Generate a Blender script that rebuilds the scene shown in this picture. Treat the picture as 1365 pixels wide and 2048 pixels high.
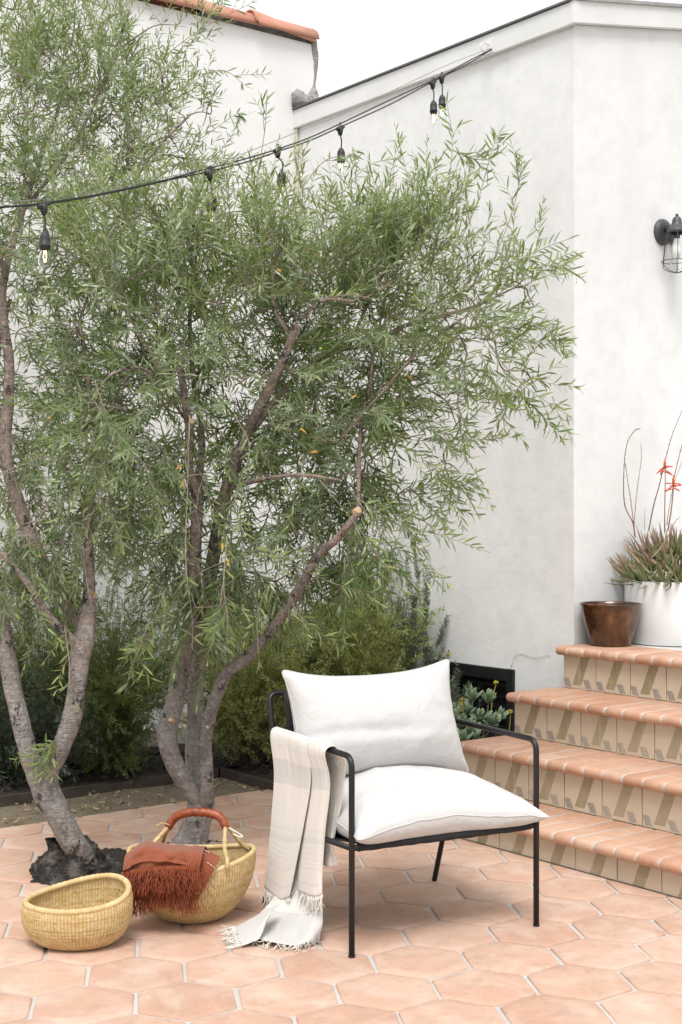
import bpy, bmesh, math, random
import numpy as np
from math import sin, cos, pi, radians, sqrt, atan2
from mathutils import Vector, Matrix, noise as mnoise

random.seed(7)
RNG = np.random.default_rng(11)
scene = bpy.context.scene
COL = scene.collection
for o in list(bpy.data.objects):
    bpy.data.objects.remove(o)

# ------------------------------------------------------------------ camera
FPX, CX, HY, CAMH = 2790.0, 682.5, 1024.0, 1.36      # focal length in photo pixels, principal column, horizon row, eye height
cam_d = bpy.data.cameras.new('camera')
cam = bpy.data.objects.new('camera', cam_d)
COL.objects.link(cam)
cam.location = (0, 0, CAMH)
cam.rotation_euler = (radians(90), 0, 0)
cam_d.sensor_fit = 'VERTICAL'
cam_d.sensor_height = 36.0
cam_d.sensor_width = 24.0
cam_d.lens = 36.0 * FPX / 2048.0
cam_d.clip_start = 0.05
cam_d.clip_end = 2000
scene.camera = cam

# ------------------------------------------------------------------ sky, sun, exposure (bright overcast)
SUN_EL, SUN_AZ = radians(60), radians(186)           # azimuth clockwise from +Y
world = bpy.data.worlds.new('World')
scene.world = world
world.use_nodes = True
wn, wl = world.node_tree.nodes, world.node_tree.links
wn.clear()
w_out = wn.new('ShaderNodeOutputWorld')
w_bg = wn.new('ShaderNodeBackground')
w_sky = wn.new('ShaderNodeTexSky')
w_sky.sky_type = 'NISHITA'
w_sky.sun_disc = False
w_sky.sun_elevation = SUN_EL
w_sky.sun_rotation = SUN_AZ
w_sky.air_density = 1.0
w_sky.dust_density = 4.0
w_sky.ozone_density = 1.0
w_hsv = wn.new('ShaderNodeHueSaturation')
w_hsv.inputs['Saturation'].default_value = 0.10
w_mix = wn.new('ShaderNodeMix')
w_mix.data_type = 'RGBA'
w_mix.inputs[0].default_value = 0.75                  # an even cloud deck over the clear sky
w_mix.inputs[7].default_value = (8.3, 8.45, 8.6, 1)
wl.new(w_sky.outputs[0], w_hsv.inputs['Color'])
wl.new(w_hsv.outputs[0], w_mix.inputs[6])
wl.new(w_mix.outputs[2], w_bg.inputs[0])
w_bg.inputs[1].default_value = 0.084
wl.new(w_bg.outputs[0], w_out.inputs[0])

sun_d = bpy.data.lights.new('sun', 'SUN')
sun_d.energy = 1.5
sun_d.angle = radians(24)
sun_d.color = (1.0, 0.975, 0.945)
sun = bpy.data.objects.new('sun', sun_d)
COL.objects.link(sun)
sdir = Vector((sin(SUN_AZ) * cos(SUN_EL), cos(SUN_AZ) * cos(SUN_EL), sin(SUN_EL)))
sun.rotation_euler = (-sdir).to_track_quat('-Z', 'Y').to_euler()
sun.location = (0, 0, 12)

scene.view_settings.view_transform = 'Standard'
scene.view_settings.look = 'None'
scene.view_settings.exposure = 0.93
scene.view_settings.gamma = 1
scene.view_settings.use_curve_mapping = False
scene.cycles.use_adaptive_sampling = True
scene.cycles.adaptive_threshold = 0.02
scene.cycles.max_bounces = 4
scene.cycles.diffuse_bounces = 3
scene.cycles.glossy_bounces = 2
scene.cycles.transparent_max_bounces = 12

# ------------------------------------------------------------------ frames
ANG = radians(37.49)                                  # the house stands at this angle to the view
CA, SA = cos(ANG), sin(ANG)
def UV(u, v, z):                                      # house axes: u runs away left along the front wall, v away right along the side wall
    return Vector((-u * SA + v * CA, u * CA + v * SA, z))
def at(x, y, Y):                                      # a point Y metres into the scene that is seen at photo pixel (x, y)
    return Vector(((x - CX) / FPX * Y, Y, CAMH - (y - HY) / FPX * Y))
def on_z(x, y, z=0.0):
    Y = (CAMH - z) * FPX / (y - HY)
    return at(x, y, Y)
V_A, U_B, U_D = 5.03, 4.695, 7.0                      # planes of the three walls
ROT_UV = Matrix(((-SA, CA, 0, 0), (CA, SA, 0, 0), (0, 0, 1, 0), (0, 0, 0, 1)))

# ------------------------------------------------------------------ object helpers
def tag(o, label=None, cat=None, group=None, kind=None):
    if label: o['label'] = label
    if cat: o['category'] = cat
    if group: o['group'] = group
    if kind: o['kind'] = kind
    return o

def empty(name, loc=(0, 0, 0), parent=None):
    o = bpy.data.objects.new(name, None)
    COL.objects.link(o)
    o.location = loc
    o.empty_display_size = 0.05
    return o

def link_mesh(name, me, mats, parent=None, smooth=None):
    o = bpy.data.objects.new(name, me)
    COL.objects.link(o)
    if mats is not None and len(me.materials) == 0:
        for m in (mats if isinstance(mats, (list, tuple)) else [mats]):
            me.materials.append(m)
    if parent is not None:
        o.parent = parent
        mw = parent_world(parent)
        o.matrix_parent_inverse = mw.inverted()
    return o

def parent_world(o):
    m = o.matrix_basis.copy()
    while o.parent is not None:
        m = o.parent.matrix_basis @ o.matrix_parent_inverse @ m
        o = o.parent
    return m

class MB:
    """collects shapes; build() links them as one mesh object"""
    def __init__(self):
        self.v, self.f, self.m, self.uv, self.s = [], [], [], None, []
    def add(self, verts, faces, mi=0, smooth=True):
        b = len(self.v)
        self.v += [tuple(p) for p in verts]
        self.f += [tuple(i + b for i in fc) for fc in faces]
        self.m += [mi] * len(faces)
        self.s += [smooth] * len(faces)
        return self
    def tube(self, pts, rad, n=8, cap=True, mi=0, twist=0.0):
        pts = [Vector(p) for p in pts]
        k = len(pts)
        if not hasattr(rad, '__len__'): rad = [rad] * k
        vs, fs = [], []
        up = Vector((0, 0, 1))
        d0 = (pts[1] - pts[0]).normalized()
        if abs(d0.z) > 0.9: up = Vector((1, 0, 0))
        x = d0.cross(up).normalized()
        for i in range(k):
            if i == 0: d = pts[1] - pts[0]
            elif i == k - 1: d = pts[-1] - pts[-2]
            else: d = pts[i + 1] - pts[i - 1]
            d = d.normalized()
            x = (x - d * x.dot(d)).normalized()
            y = d.cross(x)
            for j in range(n):
                a = 2 * pi * j / n + twist * i
                vs.append(pts[i] + (x * cos(a) + y * sin(a)) * rad[i])
        for i in range(k - 1):
            for j in range(n):
                a, b = i * n + j, i * n + (j + 1) % n
                fs.append((a, b, b + n, a + n))
        if cap:
            fs.append(tuple(range(n))[::-1])
            fs.append(tuple((k - 1) * n + j for j in range(n)))
        return self.add(vs, fs, mi)
    def box(self, lo, hi, M=None, mi=0):
        (x0, y0, z0), (x1, y1, z1) = lo, hi
        vs = [Vector(p) for p in ((x0,y0,z0),(x1,y0,z0),(x1,y1,z0),(x0,y1,z0),(x0,y0,z1),(x1,y0,z1),(x1,y1,z1),(x0,y1,z1))]
        if M is not None: vs = [M @ p for p in vs]
        fs = [(0,3,2,1),(4,5,6,7),(0,1,5,4),(1,2,6,5),(2,3,7,6),(3,0,4,7)]
        if M is not None and M.determinant() < 0: fs = [f[::-1] for f in fs]
        return self.add(vs, fs, mi, smooth=False)
    def uvbox(self, u0, u1, v0, v1, z0, z1, mi=0):
        return self.box((u0, v0, z0), (u1, v1, z1), ROT_UV, mi)
    def lathe(self, prof, n=32, center=(0, 0, 0), mi=0, M=None, close=False):
        c = Vector(center)
        vs, fs = [], []
        for (r, z) in prof:
            for j in range(n):
                a = 2 * pi * j / n
                p = Vector((r * cos(a), r * sin(a), z))
                if M is not None: p = M @ p
                vs.append(c + p)
        for i in range(len(prof) - 1):
            for j in range(n):
                a, b = i * n + j, i * n + (j + 1) % n
                fs.append((a, b, b + n, a + n))
        if close:
            fs.append(tuple(range(n))[::-1])
            fs.append(tuple((len(prof) - 1) * n + j for j in range(n)))
        return self.add(vs, fs, mi)
    def mesh(self, name):
        me = bpy.data.meshes.new(name)
        me.from_pydata(self.v, [], self.f)
        me.polygons.foreach_set('material_index', self.m)
        me.polygons.foreach_set('use_smooth', self.s)
        me.update()
        return me
    def build(self, name, mats, parent=None, bevel=0, solid=0, subsurf=0):
        o = link_mesh(name, self.mesh(name), mats, parent)
        if solid:
            md = o.modifiers.new('thickness', 'SOLIDIFY'); md.thickness = solid; md.offset = 0
        if bevel:
            md = o.modifiers.new('bevel', 'BEVEL'); md.width = bevel; md.segments = 2; md.limit_method = 'ANGLE'; md.angle_limit = radians(40)
        if subsurf:
            md = o.modifiers.new('subdivision', 'SUBSURF'); md.levels = subsurf; md.render_levels = subsurf
        return o

def np_mesh(name, V, F, mats, parent=None, smooth=True, attrs=None, uv=None):
    """V (n,3), F (m,k) with k the same for every face; attrs {name: per-vertex floats}; uv per-vertex (n,2)"""
    V = np.asarray(V, np.float32); F = np.asarray(F, np.int32)
    m, k = F.shape
    me = bpy.data.meshes.new(name)
    me.vertices.add(len(V)); me.vertices.foreach_set('co', V.ravel())
    me.loops.add(m * k); me.loops.foreach_set('vertex_index', F.ravel())
    me.polygons.add(m)
    me.polygons.foreach_set('loop_start', np.arange(0, m * k, k, dtype=np.int32))
    me.polygons.foreach_set('use_smooth', np.full(m, smooth))
    if attrs:
        for an, av in attrs.items():
            at_ = me.attributes.new(an, 'FLOAT', 'POINT')
            at_.data.foreach_set('value', np.asarray(av, np.float32))
    if uv is not None:
        ul = me.uv_layers.new(name='UVMap')
        ul.data.foreach_set('uv', np.asarray(uv, np.float32)[F.ravel()].ravel())
    me.update(calc_edges=True)
    me.validate()
    return link_mesh(name, me, mats, parent)

def crom(P, n, closed=False):
    """Catmull-Rom resample of control points P (k,d) to n points"""
    P = np.asarray(P, float)
    k = len(P)
    if closed:
        t = np.linspace(0, k, n, endpoint=False)
        i = np.floor(t).astype(int); f = (t - i)[:, None]
        p0, p1, p2, p3 = P[(i - 1) % k], P[i % k], P[(i + 1) % k], P[(i + 2) % k]
    else:
        t = np.linspace(0, k - 1, n)
        i = np.minimum(np.floor(t).astype(int), k - 2); f = (t - i)[:, None]
        Q = np.vstack([2 * P[0] - P[1], P, 2 * P[-1] - P[-2]])
        p0, p1, p2, p3 = Q[i], Q[i + 1], Q[i + 2], Q[i + 3]
    return 0.5 * (2 * p1 + (p2 - p0) * f + (2 * p0 - 5 * p1 + 4 * p2 - p3) * f ** 2 + (3 * p1 - p0 - 3 * p2 + p3) * f ** 3)

def grid_faces(nu, nv, closed=False):
    fs = []
    for i in range(nu - 1):
        for j in range(nv if closed else nv - 1):
            a, b = i * nv + j, i * nv + (j + 1) % nv
            fs.append((a, b, b + nv, a + nv))
    return np.array(fs)

# ------------------------------------------------------------------ material helpers
class NT:
    """a small wrapper to write node graphs as expressions"""
    def __init__(self, name):
        self.mat = bpy.data.materials.new(name)
        self.mat.use_nodes = True
        self.t = self.mat.node_tree
        self.t.nodes.clear()
        self.out = self.t.nodes.new('ShaderNodeOutputMaterial')
        self.bsdf = self.t.nodes.new('ShaderNodeBsdfPrincipled')
        self.t.links.new(self.bsdf.outputs[0], self.out.inputs[0])
    def n(self, typ, **kw):
        nd = self.t.nodes.new(typ)
        for k, v in kw.items(): setattr(nd, k, v)
        return nd
    def put(self, sock, val):
        if isinstance(val, bpy.types.NodeSocket): self.t.links.new(val, sock)
        elif hasattr(val, '__len__') and sock.type == 'RGBA' and len(val) == 3: sock.default_value = (*val, 1)
        else: sock.default_value = val
    def math(self, op, a, b=0.0, c=None):
        nd = self.n('ShaderNodeMath', operation=op)
        self.put(nd.inputs[0], a); self.put(nd.inputs[1], b)
        if c is not None: self.put(nd.inputs[2], c)
        return nd.outputs[0]
    def mix(self, fac, a, b, blend='MIX'):
        nd = self.n('ShaderNodeMix', data_type='RGBA', blend_type=blend)
        self.put(nd.inputs[0], fac); self.put(nd.inputs[6], a); self.put(nd.inputs[7], b)
        return nd.outputs[2]
    def ramp(self, fac, stops, interp='LINEAR'):
        nd = self.n('ShaderNodeValToRGB')
        nd.color_ramp.interpolation = interp
        while len(nd.color_ramp.elements) < len(stops): nd.color_ramp.elements.new(0.5)
        for e, (p, c) in zip(nd.color_ramp.elements, stops):
            e.position = p
            e.color = (*c, 1) if hasattr(c, '__len__') else (c, c, c, 1)
        self.put(nd.inputs[0], fac)
        return nd.outputs[0]
    def coord(self, which='Object'):
        return self.n('ShaderNodeTexCoord').outputs[which]
    def mapping(self, vec, scale=(1, 1, 1), loc=(0, 0, 0), rot=(0, 0, 0)):
        nd = self.n('ShaderNodeMapping')
        self.put(nd.inputs[0], vec); self.put(nd.inputs[1], loc); self.put(nd.inputs[2], rot); self.put(nd.inputs[3], scale)
        return nd.outputs[0]
    def noise(self, vec, scale, detail=4, rough=0.55, dist=0.0, out=0):
        nd = self.n('ShaderNodeTexNoise')
        self.put(nd.inputs['Vector'], vec)
        nd.inputs['Scale'].default_value = scale; nd.inputs['Detail'].default_value = detail
        nd.inputs['Roughness'].default_value = rough; nd.inputs['Distortion'].default_value = dist
        return nd.outputs[out]
    def voronoi(self, vec, scale, feature='F1', out=0):
        nd = self.n('ShaderNodeTexVoronoi', feature=feature)
        self.put(nd.inputs['Vector'], vec); nd.inputs['Scale'].default_value = scale
        return nd.outputs[out]
    def xyz(self, vec):
        nd = self.n('ShaderNodeSeparateXYZ'); self.put(nd.inputs[0], vec)
        return nd.outputs
    def attr(self, name):
        return self.n('ShaderNodeAttribute', attribute_name=name).outputs['Fac']
    def rnd(self):
        return self.n('ShaderNodeObjectInfo').outputs['Random']
    def bump(self, hgt, strength=0.3, dist=0.01):
        nd = self.n('ShaderNodeBump')
        nd.inputs['Strength'].default_value = strength; nd.inputs['Distance'].default_value = dist
        self.put(nd.inputs['Height'], hgt)
        self.t.links.new(nd.outputs[0], self.bsdf.inputs['Normal'])
        return nd
    def set(self, color=None, rough=None, **kw):
        if color is not None: self.put(self.bsdf.inputs['Base Color'], color)
        if rough is not None: self.put(self.bsdf.inputs['Roughness'], rough)
        for k, v in kw.items(): self.put(self.bsdf.inputs[k], v)
        return self.mat
    def shift(self, amount=20.0):
        """object coordinates moved by a random amount per object, so that copies differ"""
        r = self.rnd()
        nd = self.n('ShaderNodeCombineXYZ')
        self.put(nd.inputs[0], self.math('MULTIPLY', r, amount)); self.put(nd.inputs[1], self.math('MULTIPLY', r, amount * 1.7)); self.put(nd.inputs[2], self.math('MULTIPLY', r, amount * 0.6))
        ad = self.n('ShaderNodeVectorMath', operation='ADD')
        self.put(ad.inputs[0], self.coord('Object')); self.put(ad.inputs[1], nd.outputs[0])
        return ad.outputs[0]

M = {}
def stucco(name, base, stain, amount):
    t = NT(name); c = t.coord('Object')
    big = t.noise(c, 0.9, 3, 0.6)
    streak = t.noise(t.mapping(c, (5, 5, 0.35)), 1.0, 2, 0.55)
    fine = t.noise(c, 9, 3, 0.6)
    f = t.math('MULTIPLY', t.ramp(big, [(0.35, 0.0), (0.75, 1.0)]), t.ramp(streak, [(0.3, 0.15), (0.8, 1.0)]))
    col = t.mix(t.math('MULTIPLY', f, amount), base, stain)
    col = t.mix(t.math('MULTIPLY', t.ramp(fine, [(0.45, 0.0), (0.8, 1.0)]), amount * 0.5), col, stain)
    trowel = t.noise(c, 2.6, 2, 0.5, 0.5)
    grain = t.noise(c, 150, 1, 0.6)
    lump = t.noise(c, 20, 2, 0.6)
    h = t.math('ADD', t.math('MULTIPLY', trowel, 1.0), t.math('ADD', t.math('MULTIPLY', lump, 0.22), t.math('MULTIPLY', grain, 0.07)))
    t.bump(h, 0.35, 0.02)
    return t.set(col, 0.9)
M['stucco'] = stucco('white_stucco', (0.80, 0.797, 0.79), (0.56, 0.565, 0.56), 0.7)
M['stucco_old'] = stucco('white_stucco_neighbour', (0.80, 0.79, 0.78), (0.66, 0.66, 0.65), 0.4)

def plain(name, col, rough=0.6, var=0.15, scale=8, bump=0.0, bscale=40, bdist=0.004, **kw):
    t = NT(name); c = t.shift()
    nz = t.noise(c, scale, 5, 0.6)
    dark = tuple(x * (1 - var) for x in col); lite = tuple(min(1, x * (1 + var)) for x in col)
    if bump: t.bump(t.noise(c, bscale, 4, 0.6), bump, bdist)
    return t.set(t.ramp(nz, [(0.3, dark), (0.7, lite)]), rough, **kw)

M['fascia'] = plain('fascia_paint', (0.74, 0.74, 0.73), 0.6, 0.05, 3, 0.1)
M['drip'] = plain('drip_edge_metal', (0.12, 0.12, 0.12), 0.5, 0.2)
M['roof'] = plain('roofing', (0.35, 0.34, 0.33), 0.9, 0.2, 20)
M['mortar'] = plain('grey_mortar', (0.33, 0.32, 0.32), 0.95, 0.35, 25, 1.0, 60, 0.02)
M['black_paint'] = plain('black_paint', (0.008, 0.008, 0.009), 0.5, 0.3, 12, 0.3, 60)
M['black_void'] = plain('black_void', (0.004, 0.004, 0.004), 0.8, 0.2)
M['metal_black'] = plain('black_powder_coated_metal', (0.006, 0.006, 0.007), 0.42, 0.1, 30, 0.04, 300, 0.001)
M['sling'] = plain('black_sling_fabric', (0.012, 0.012, 0.013), 0.85, 0.2, 30, 0.4, 200, 0.002)
M['lamp_metal'] = plain('lamp_dark_bronze', (0.055, 0.057, 0.06), 0.45, 0.2, 20, 0.05)
M['cable'] = plain('black_rubber_cable', (0.02, 0.02, 0.021), 0.55, 0.15)
M['wire'] = plain('galvanised_wire', (0.25, 0.25, 0.25), 0.4, 0.2, Metallic=0.6)
M['socket'] = plain('black_rubber_socket', (0.025, 0.025, 0.026), 0.55, 0.15)
M['wood_edge'] = plain('weathered_edging', (0.055, 0.042, 0.034), 0.85, 0.3, 14, 0.4)
M['white_pot'] = plain('white_matt_planter', (0.80, 0.80, 0.80), 0.55, 0.03, 5, 0.05, 90)
M['concrete'] = plain('pale_concrete', (0.55, 0.54, 0.52), 0.9, 0.1, 10, 0.3)
M['core'] = plain('stair_mortar_bed', (0.42, 0.40, 0.38), 0.95, 0.15, 20, 0.4, 120)
M['straw_stitch'] = plain('straw_cord', (0.50, 0.36, 0.17), 0.75, 0.25, 60)
M['cut_wood'] = plain('fresh_cut_wood', (0.58, 0.40, 0.24), 0.8, 0.2, 60)

def glass(name, rough=0.02):
    t = NT(name)
    return t.set((0.95, 0.96, 0.96), rough, **{'Transmission Weight': 1.0, 'IOR': 1.12})
M['glass'] = glass('clear_glass')
t = NT('lit_filament'); t.bsdf.inputs['Emission Color'].default_value = (1.0, 0.72, 0.35, 1); t.bsdf.inputs['Emission Strength'].default_value = 4.0
M['filament'] = t.set((1, 0.8, 0.4), 0.5)

# terracotta paving
def terracotta(name, cols, pale, rough=0.75, bump=0.25):
    t = NT(name); c = t.shift()
    r = t.rnd()
    base = t.ramp(r, [(i / (len(cols) - 1), k) for i, k in enumerate(cols)])
    n1 = t.noise(c, 5.5, 5, 0.6, 0.6)
    n2 = t.noise(c, 16, 5, 0.65, 0.3)
    n3 = t.noise(c, 130, 3, 0.6)
    col = t.mix(t.math('MULTIPLY', t.ramp(n1, [(0.42, 0.0), (0.72, 1.0)]), 0.75), base, pale)
    col = t.mix(t.math('MULTIPLY', t.ramp(n2, [(0.5, 0.0), (0.8, 1.0)]), 0.5), col, tuple(x * 0.58 for x in cols[0]))
    col = t.mix(t.math('MULTIPLY', t.ramp(t.noise(c, 3.0, 3, 0.6, 1.0), [(0.52, 0.0), (0.7, 1.0)]), 0.35), col, (0.40, 0.27, 0.20))
    col = t.mix(t.math('MULTIPLY', n3, 0.25), col, tuple(min(1, x * 1.25) for x in pale))
    pit = t.ramp(t.voronoi(c, 38), [(0.035, 1.0), (0.06, 0.0)])
    keep = t.ramp(t.noise(c, 12, 2), [(0.56, 0.0), (0.62, 1.0)])
    pit = t.math('MULTIPLY', pit, keep)
    col = t.mix(t.math('MULTIPLY', pit, 0.7), col, (0.16, 0.08, 0.05))
    h = t.math('SUBTRACT', t.math('ADD', t.math('MULTIPLY', n1, 0.8), t.math('ADD', t.math('MULTIPLY', n2, 0.3), t.math('MULTIPLY', n3, 0.08))), t.math('MULTIPLY', pit, 0.5))
    t.bump(h, bump, 0.012)
    return t.set(col, rough)
M['hex_tile'] = terracotta('terracotta_hexagon', [(0.41, 0.222, 0.146), (0.48, 0.280, 0.194), (0.53, 0.338, 0.248), (0.44, 0.240, 0.156), (0.52, 0.318, 0.228), (0.46, 0.265, 0.184)], (0.61, 0.475, 0.39))
M['nosing'] = terracotta('terracotta_bullnose', [(0.40, 0.180, 0.098), (0.46, 0.235, 0.14), (0.53, 0.305, 0.20), (0.44, 0.21, 0.12), (0.50, 0.275, 0.175)], (0.60, 0.41, 0.30), 0.6, 0.2)
M['roof_tile'] = terracotta('terracotta_roof_tile', [(0.42, 0.16, 0.10), (0.48, 0.20, 0.13), (0.50, 0.23, 0.15)], (0.55, 0.30, 0.22), 0.8, 0.3)
t = NT('grey_grout'); c = t.coord('Object')
n1 = t.noise(c, 4, 4); n2 = t.noise(c, 90, 4, 0.7)
t.bump(n2, 0.6, 0.006)
M['grout'] = t.set(t.mix(t.math('MULTIPLY', n2, 0.5), t.ramp(n1, [(0.3, (0.50, 0.475, 0.45)), (0.7, (0.60, 0.58, 0.55))]), (0.38, 0.35, 0.32)), 0.95)

# painted riser tile: buff ground, olive slanting band, two small grey slanting blocks
def riser_mat(name, drop):
    t = NT(name); c = t.coord('Object'); s = t.shift()
    x, y, z = t.xyz(c)
    wob = t.math('MULTIPLY', t.math('SUBTRACT', t.noise(s, 60, 3), 0.5), 0.004)
    x = t.math('ADD', x, wob)
    z = t.math('ADD', z, drop)
    def between(v, lo, hi):
        return t.math('MULTIPLY', t.math('GREATER_THAN', v, lo), t.math('LESS_THAN', v, hi))
    xb = t.math('SUBTRACT', x, t.math('MULTIPLY', z, 0.40))
    band = t.math('MULTIPLY', between(xb, 0.050, 0.104), t.math('GREATER_THAN', z, 0.016))
    xg = t.math('ADD', x, t.math('MULTIPLY', z, 0.46))
    zg = between(z, 0.006, 0.046)
    g1 = t.math('MULTIPLY', between(xg, 0.0165, 0.053), zg)
    g2 = t.math('MULTIPLY', between(xg, 0.144, 0.181), zg)
    grey = t.math('MAXIMUM', g1, g2)
    nz = t.noise(s, 14, 5, 0.6); ns = t.noise(t.mapping(s, (40, 40, 6)), 1.0, 4); nf = t.noise(s, 160, 3, 0.7)
    buff = t.mix(t.math('MULTIPLY', t.ramp(nz, [(0.35, 0.0), (0.75, 1.0)]), 0.6), (0.54, 0.445, 0.325), (0.61, 0.525, 0.42))
    buff = t.mix(t.ramp(t.rnd(), [(0.0, 0.0), (1.0, 0.45)]), buff, (0.60, 0.505, 0.405))
    wear = t.math('MULTIPLY', t.math('ADD', t.math('MULTIPLY', t.rnd(), 0.3), 0.7), 1.0); wear = t.math('MULTIPLY', wear, t.ramp(t.math('ADD', t.math('MULTIPLY', ns, 0.6), t.math('MULTIPLY', nf, 0.4)), [(0.5, 0.95), (0.68, 0.35)]))
    col = t.mix(t.math('MULTIPLY', band, wear), buff, (0.275, 0.225, 0.128))
    col = t.mix(t.math('MULTIPLY', grey, wear), col, (0.255, 0.235, 0.215))
    dirt = t.ramp(t.noise(s, 7, 5, 0.7), [(0.55, 0.0), (0.8, 0.4)])
    col = t.mix(dirt, col, (0.33, 0.26, 0.18))
    t.bump(t.math('ADD', t.math('MULTIPLY', nz, 0.6), t.math('MULTIPLY', nf, 0.15)), 0.2, 0.006)
    return t.set(col, 0.7)
M['riser'] = riser_mat('painted_riser_tile', 0.0)
M['riser_low'] = riser_mat('painted_riser_tile_cut', 0.050)

# earth
def earth(name, cols, scale=6):
    t = NT(name); c = t.coord('Object')
    n1 = t.noise(c, scale, 6, 0.65); n2 = t.noise(c, 70, 4, 0.7); v = t.voronoi(c, 120)
    col = t.ramp(n1, [(0.25, cols[0]), (0.5, cols[1]), (0.75, cols[2])])
    col = t.mix(t.math('MULTIPLY', n2, 0.5), col, cols[2])
    t.bump(t.math('ADD', n2, t.math('MULTIPLY', v, 0.5)), 0.8, 0.02)
    return t.set(col, 0.95)
M['dirt'] = earth('tan_dirt', [(0.15, 0.115, 0.075), (0.22, 0.175, 0.12), (0.30, 0.245, 0.175)])
M['mulch'] = earth('dark_mulch', [(0.018, 0.013, 0.010), (0.032, 0.024, 0.018), (0.055, 0.042, 0.03)], 14)
M['chips'] = plain('bark_chips', (0.045, 0.032, 0.024), 0.9, 0.5, 30)
M['litter'] = plain('dry_leaf_litter', (0.30, 0.23, 0.13), 0.9, 0.4, 30)
M['lawn'] = earth('open_ground', [(0.10, 0.09, 0.06), (0.16, 0.14, 0.10), (0.2, 0.17, 0.12)], 1.0)

# bark
def bark(name, low, high, z0, z1):
    t = NT(name); c = t.coord('Object')
    x, y, z = t.xyz(c)
    f = t.n('ShaderNodeMapRange'); t.put(f.inputs[0], t.math('ADD', z, t.math('MULTIPLY', t.noise(c, 2.0, 3), 0.5))); f.inputs[1].default_value = z0; f.inputs[2].default_value = z1
    n1 = t.noise(t.mapping(c, (1, 1, 0.6)), 16, 5, 0.7); n2 = t.noise(c, 60, 4, 0.7); ring = t.noise(t.mapping(c, (9, 9, 60)), 1.0, 3, 0.6)
    col = t.mix(f.outputs[0], low, high)
    col = t.mix(t.math('MULTIPLY', t.ramp(n1, [(0.42, 0.0), (0.60, 1.0)]), 0.7), col, tuple(k * 0.42 for k in low))
    col = t.mix(t.math('MULTIPLY', t.ramp(n2, [(0.50, 0.0), (0.66, 1.0)]), 0.6), col, tuple(min(1, k * 1.75) for k in low))
    scar = t.ramp(t.noise(t.mapping(c, (7, 7, 5)), 1.8, 4, 0.75), [(0.585, 0.0), (0.63, 1.0)])
    col = t.mix(t.math('MULTIPLY', scar, 0.85), col, (0.040, 0.034, 0.030))
    t.bump(t.math('ADD', t.math('ADD', n1, t.math('MULTIPLY', n2, 0.5)), t.math('ADD', t.math('MULTIPLY', ring, 0.5), t.math('MULTIPLY', scar, -0.8))), 1.0, 0.022)
    return t.set(col, 0.9)
M['bark'] = bark('olive_bark', (0.265, 0.244, 0.230), (0.30, 0.208, 0.168), 0.85, 1.5)
t = NT('dark_cracked_burl'); c = t.coord('Object')
n1 = t.noise(c, 22, 5, 0.7); vo = t.voronoi(t.mapping(c, (1, 1, 0.7)), 34); n2 = t.noise(c, 90, 4, 0.7)
col = t.ramp(n1, [(0.36, (0.018, 0.016, 0.014)), (0.50, (0.055, 0.047, 0.041)), (0.64, (0.20, 0.18, 0.16))])
t.bump(t.math('ADD', t.math('MULTIPLY', vo, 1.2), t.math('ADD', n1, t.math('MULTIPLY', n2, 0.5))), 1.0, 0.06)
M['burl'] = t.set(col, 0.95)
M['twig'] = plain('olive_twig', (0.30, 0.26, 0.19), 0.8, 0.35, 8)
M['branch'] = plain('olive_branch', (0.20, 0.165, 0.13), 0.85, 0.3, 12, 0.4)

def leaf_mat(name, top_cols, under, rough=0.45, trans=0.25, tint=None):
    """colour from the per-leaf 'tint' value; the leaf's own underside is paler"""
    t = NT(name)
    v = t.attr('tint')
    top = t.ramp(v, [(i / (len(top_cols) - 1), k) for i, k in enumerate(top_cols)])
    und = t.mix(t.math('MULTIPLY', v, 0.4), under, top)
    back = t.n('ShaderNodeNewGeometry').outputs['Backfacing']
    col = t.mix(back, top, und)
    t.set(col, rough)
    t.bsdf.inputs['Specular IOR Level'].default_value = 0.5
    if trans:
        tr = t.n('ShaderNodeBsdfTranslucent'); t.put(tr.inputs[0], t.mix(0.5, top, (0.25, 0.34, 0.06)))
        mx = t.n('ShaderNodeMixShader'); mx.inputs[0].default_value = trans
        t.t.links.new(t.bsdf.outputs[0], mx.inputs[1]); t.t.links.new(tr.outputs[0], mx.inputs[2]); t.t.links.new(mx.outputs[0], t.out.inputs[0])
    return t.mat
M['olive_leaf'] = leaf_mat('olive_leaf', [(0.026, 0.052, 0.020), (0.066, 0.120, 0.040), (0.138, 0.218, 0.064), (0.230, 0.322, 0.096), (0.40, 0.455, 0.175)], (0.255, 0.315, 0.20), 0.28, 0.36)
M['yellow_leaf'] = plain('yellowed_leaf', (0.42, 0.24, 0.04), 0.6, 0.3, 40)
M['needle_dark'] = leaf_mat('rosemary_needles', [(0.028, 0.050, 0.030), (0.060, 0.095, 0.055), (0.12, 0.165, 0.10)], (0.12, 0.15, 0.11), 0.6, 0.12)
M['needle_green'] = leaf_mat('feathery_green_needles', [(0.075, 0.120, 0.030), (0.165, 0.225, 0.055), (0.29, 0.34, 0.095)], (0.20, 0.24, 0.095), 0.55, 0.32)
M['needle_lime'] = leaf_mat('yellow_green_needles', [(0.14, 0.175, 0.045), (0.28, 0.315, 0.085), (0.42, 0.43, 0.14)], (0.31, 0.32, 0.15), 0.55, 0.36)
M['stem_brown'] = plain('shrub_stem', (0.085, 0.078, 0.042), 0.9, 0.3, 20)

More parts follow.
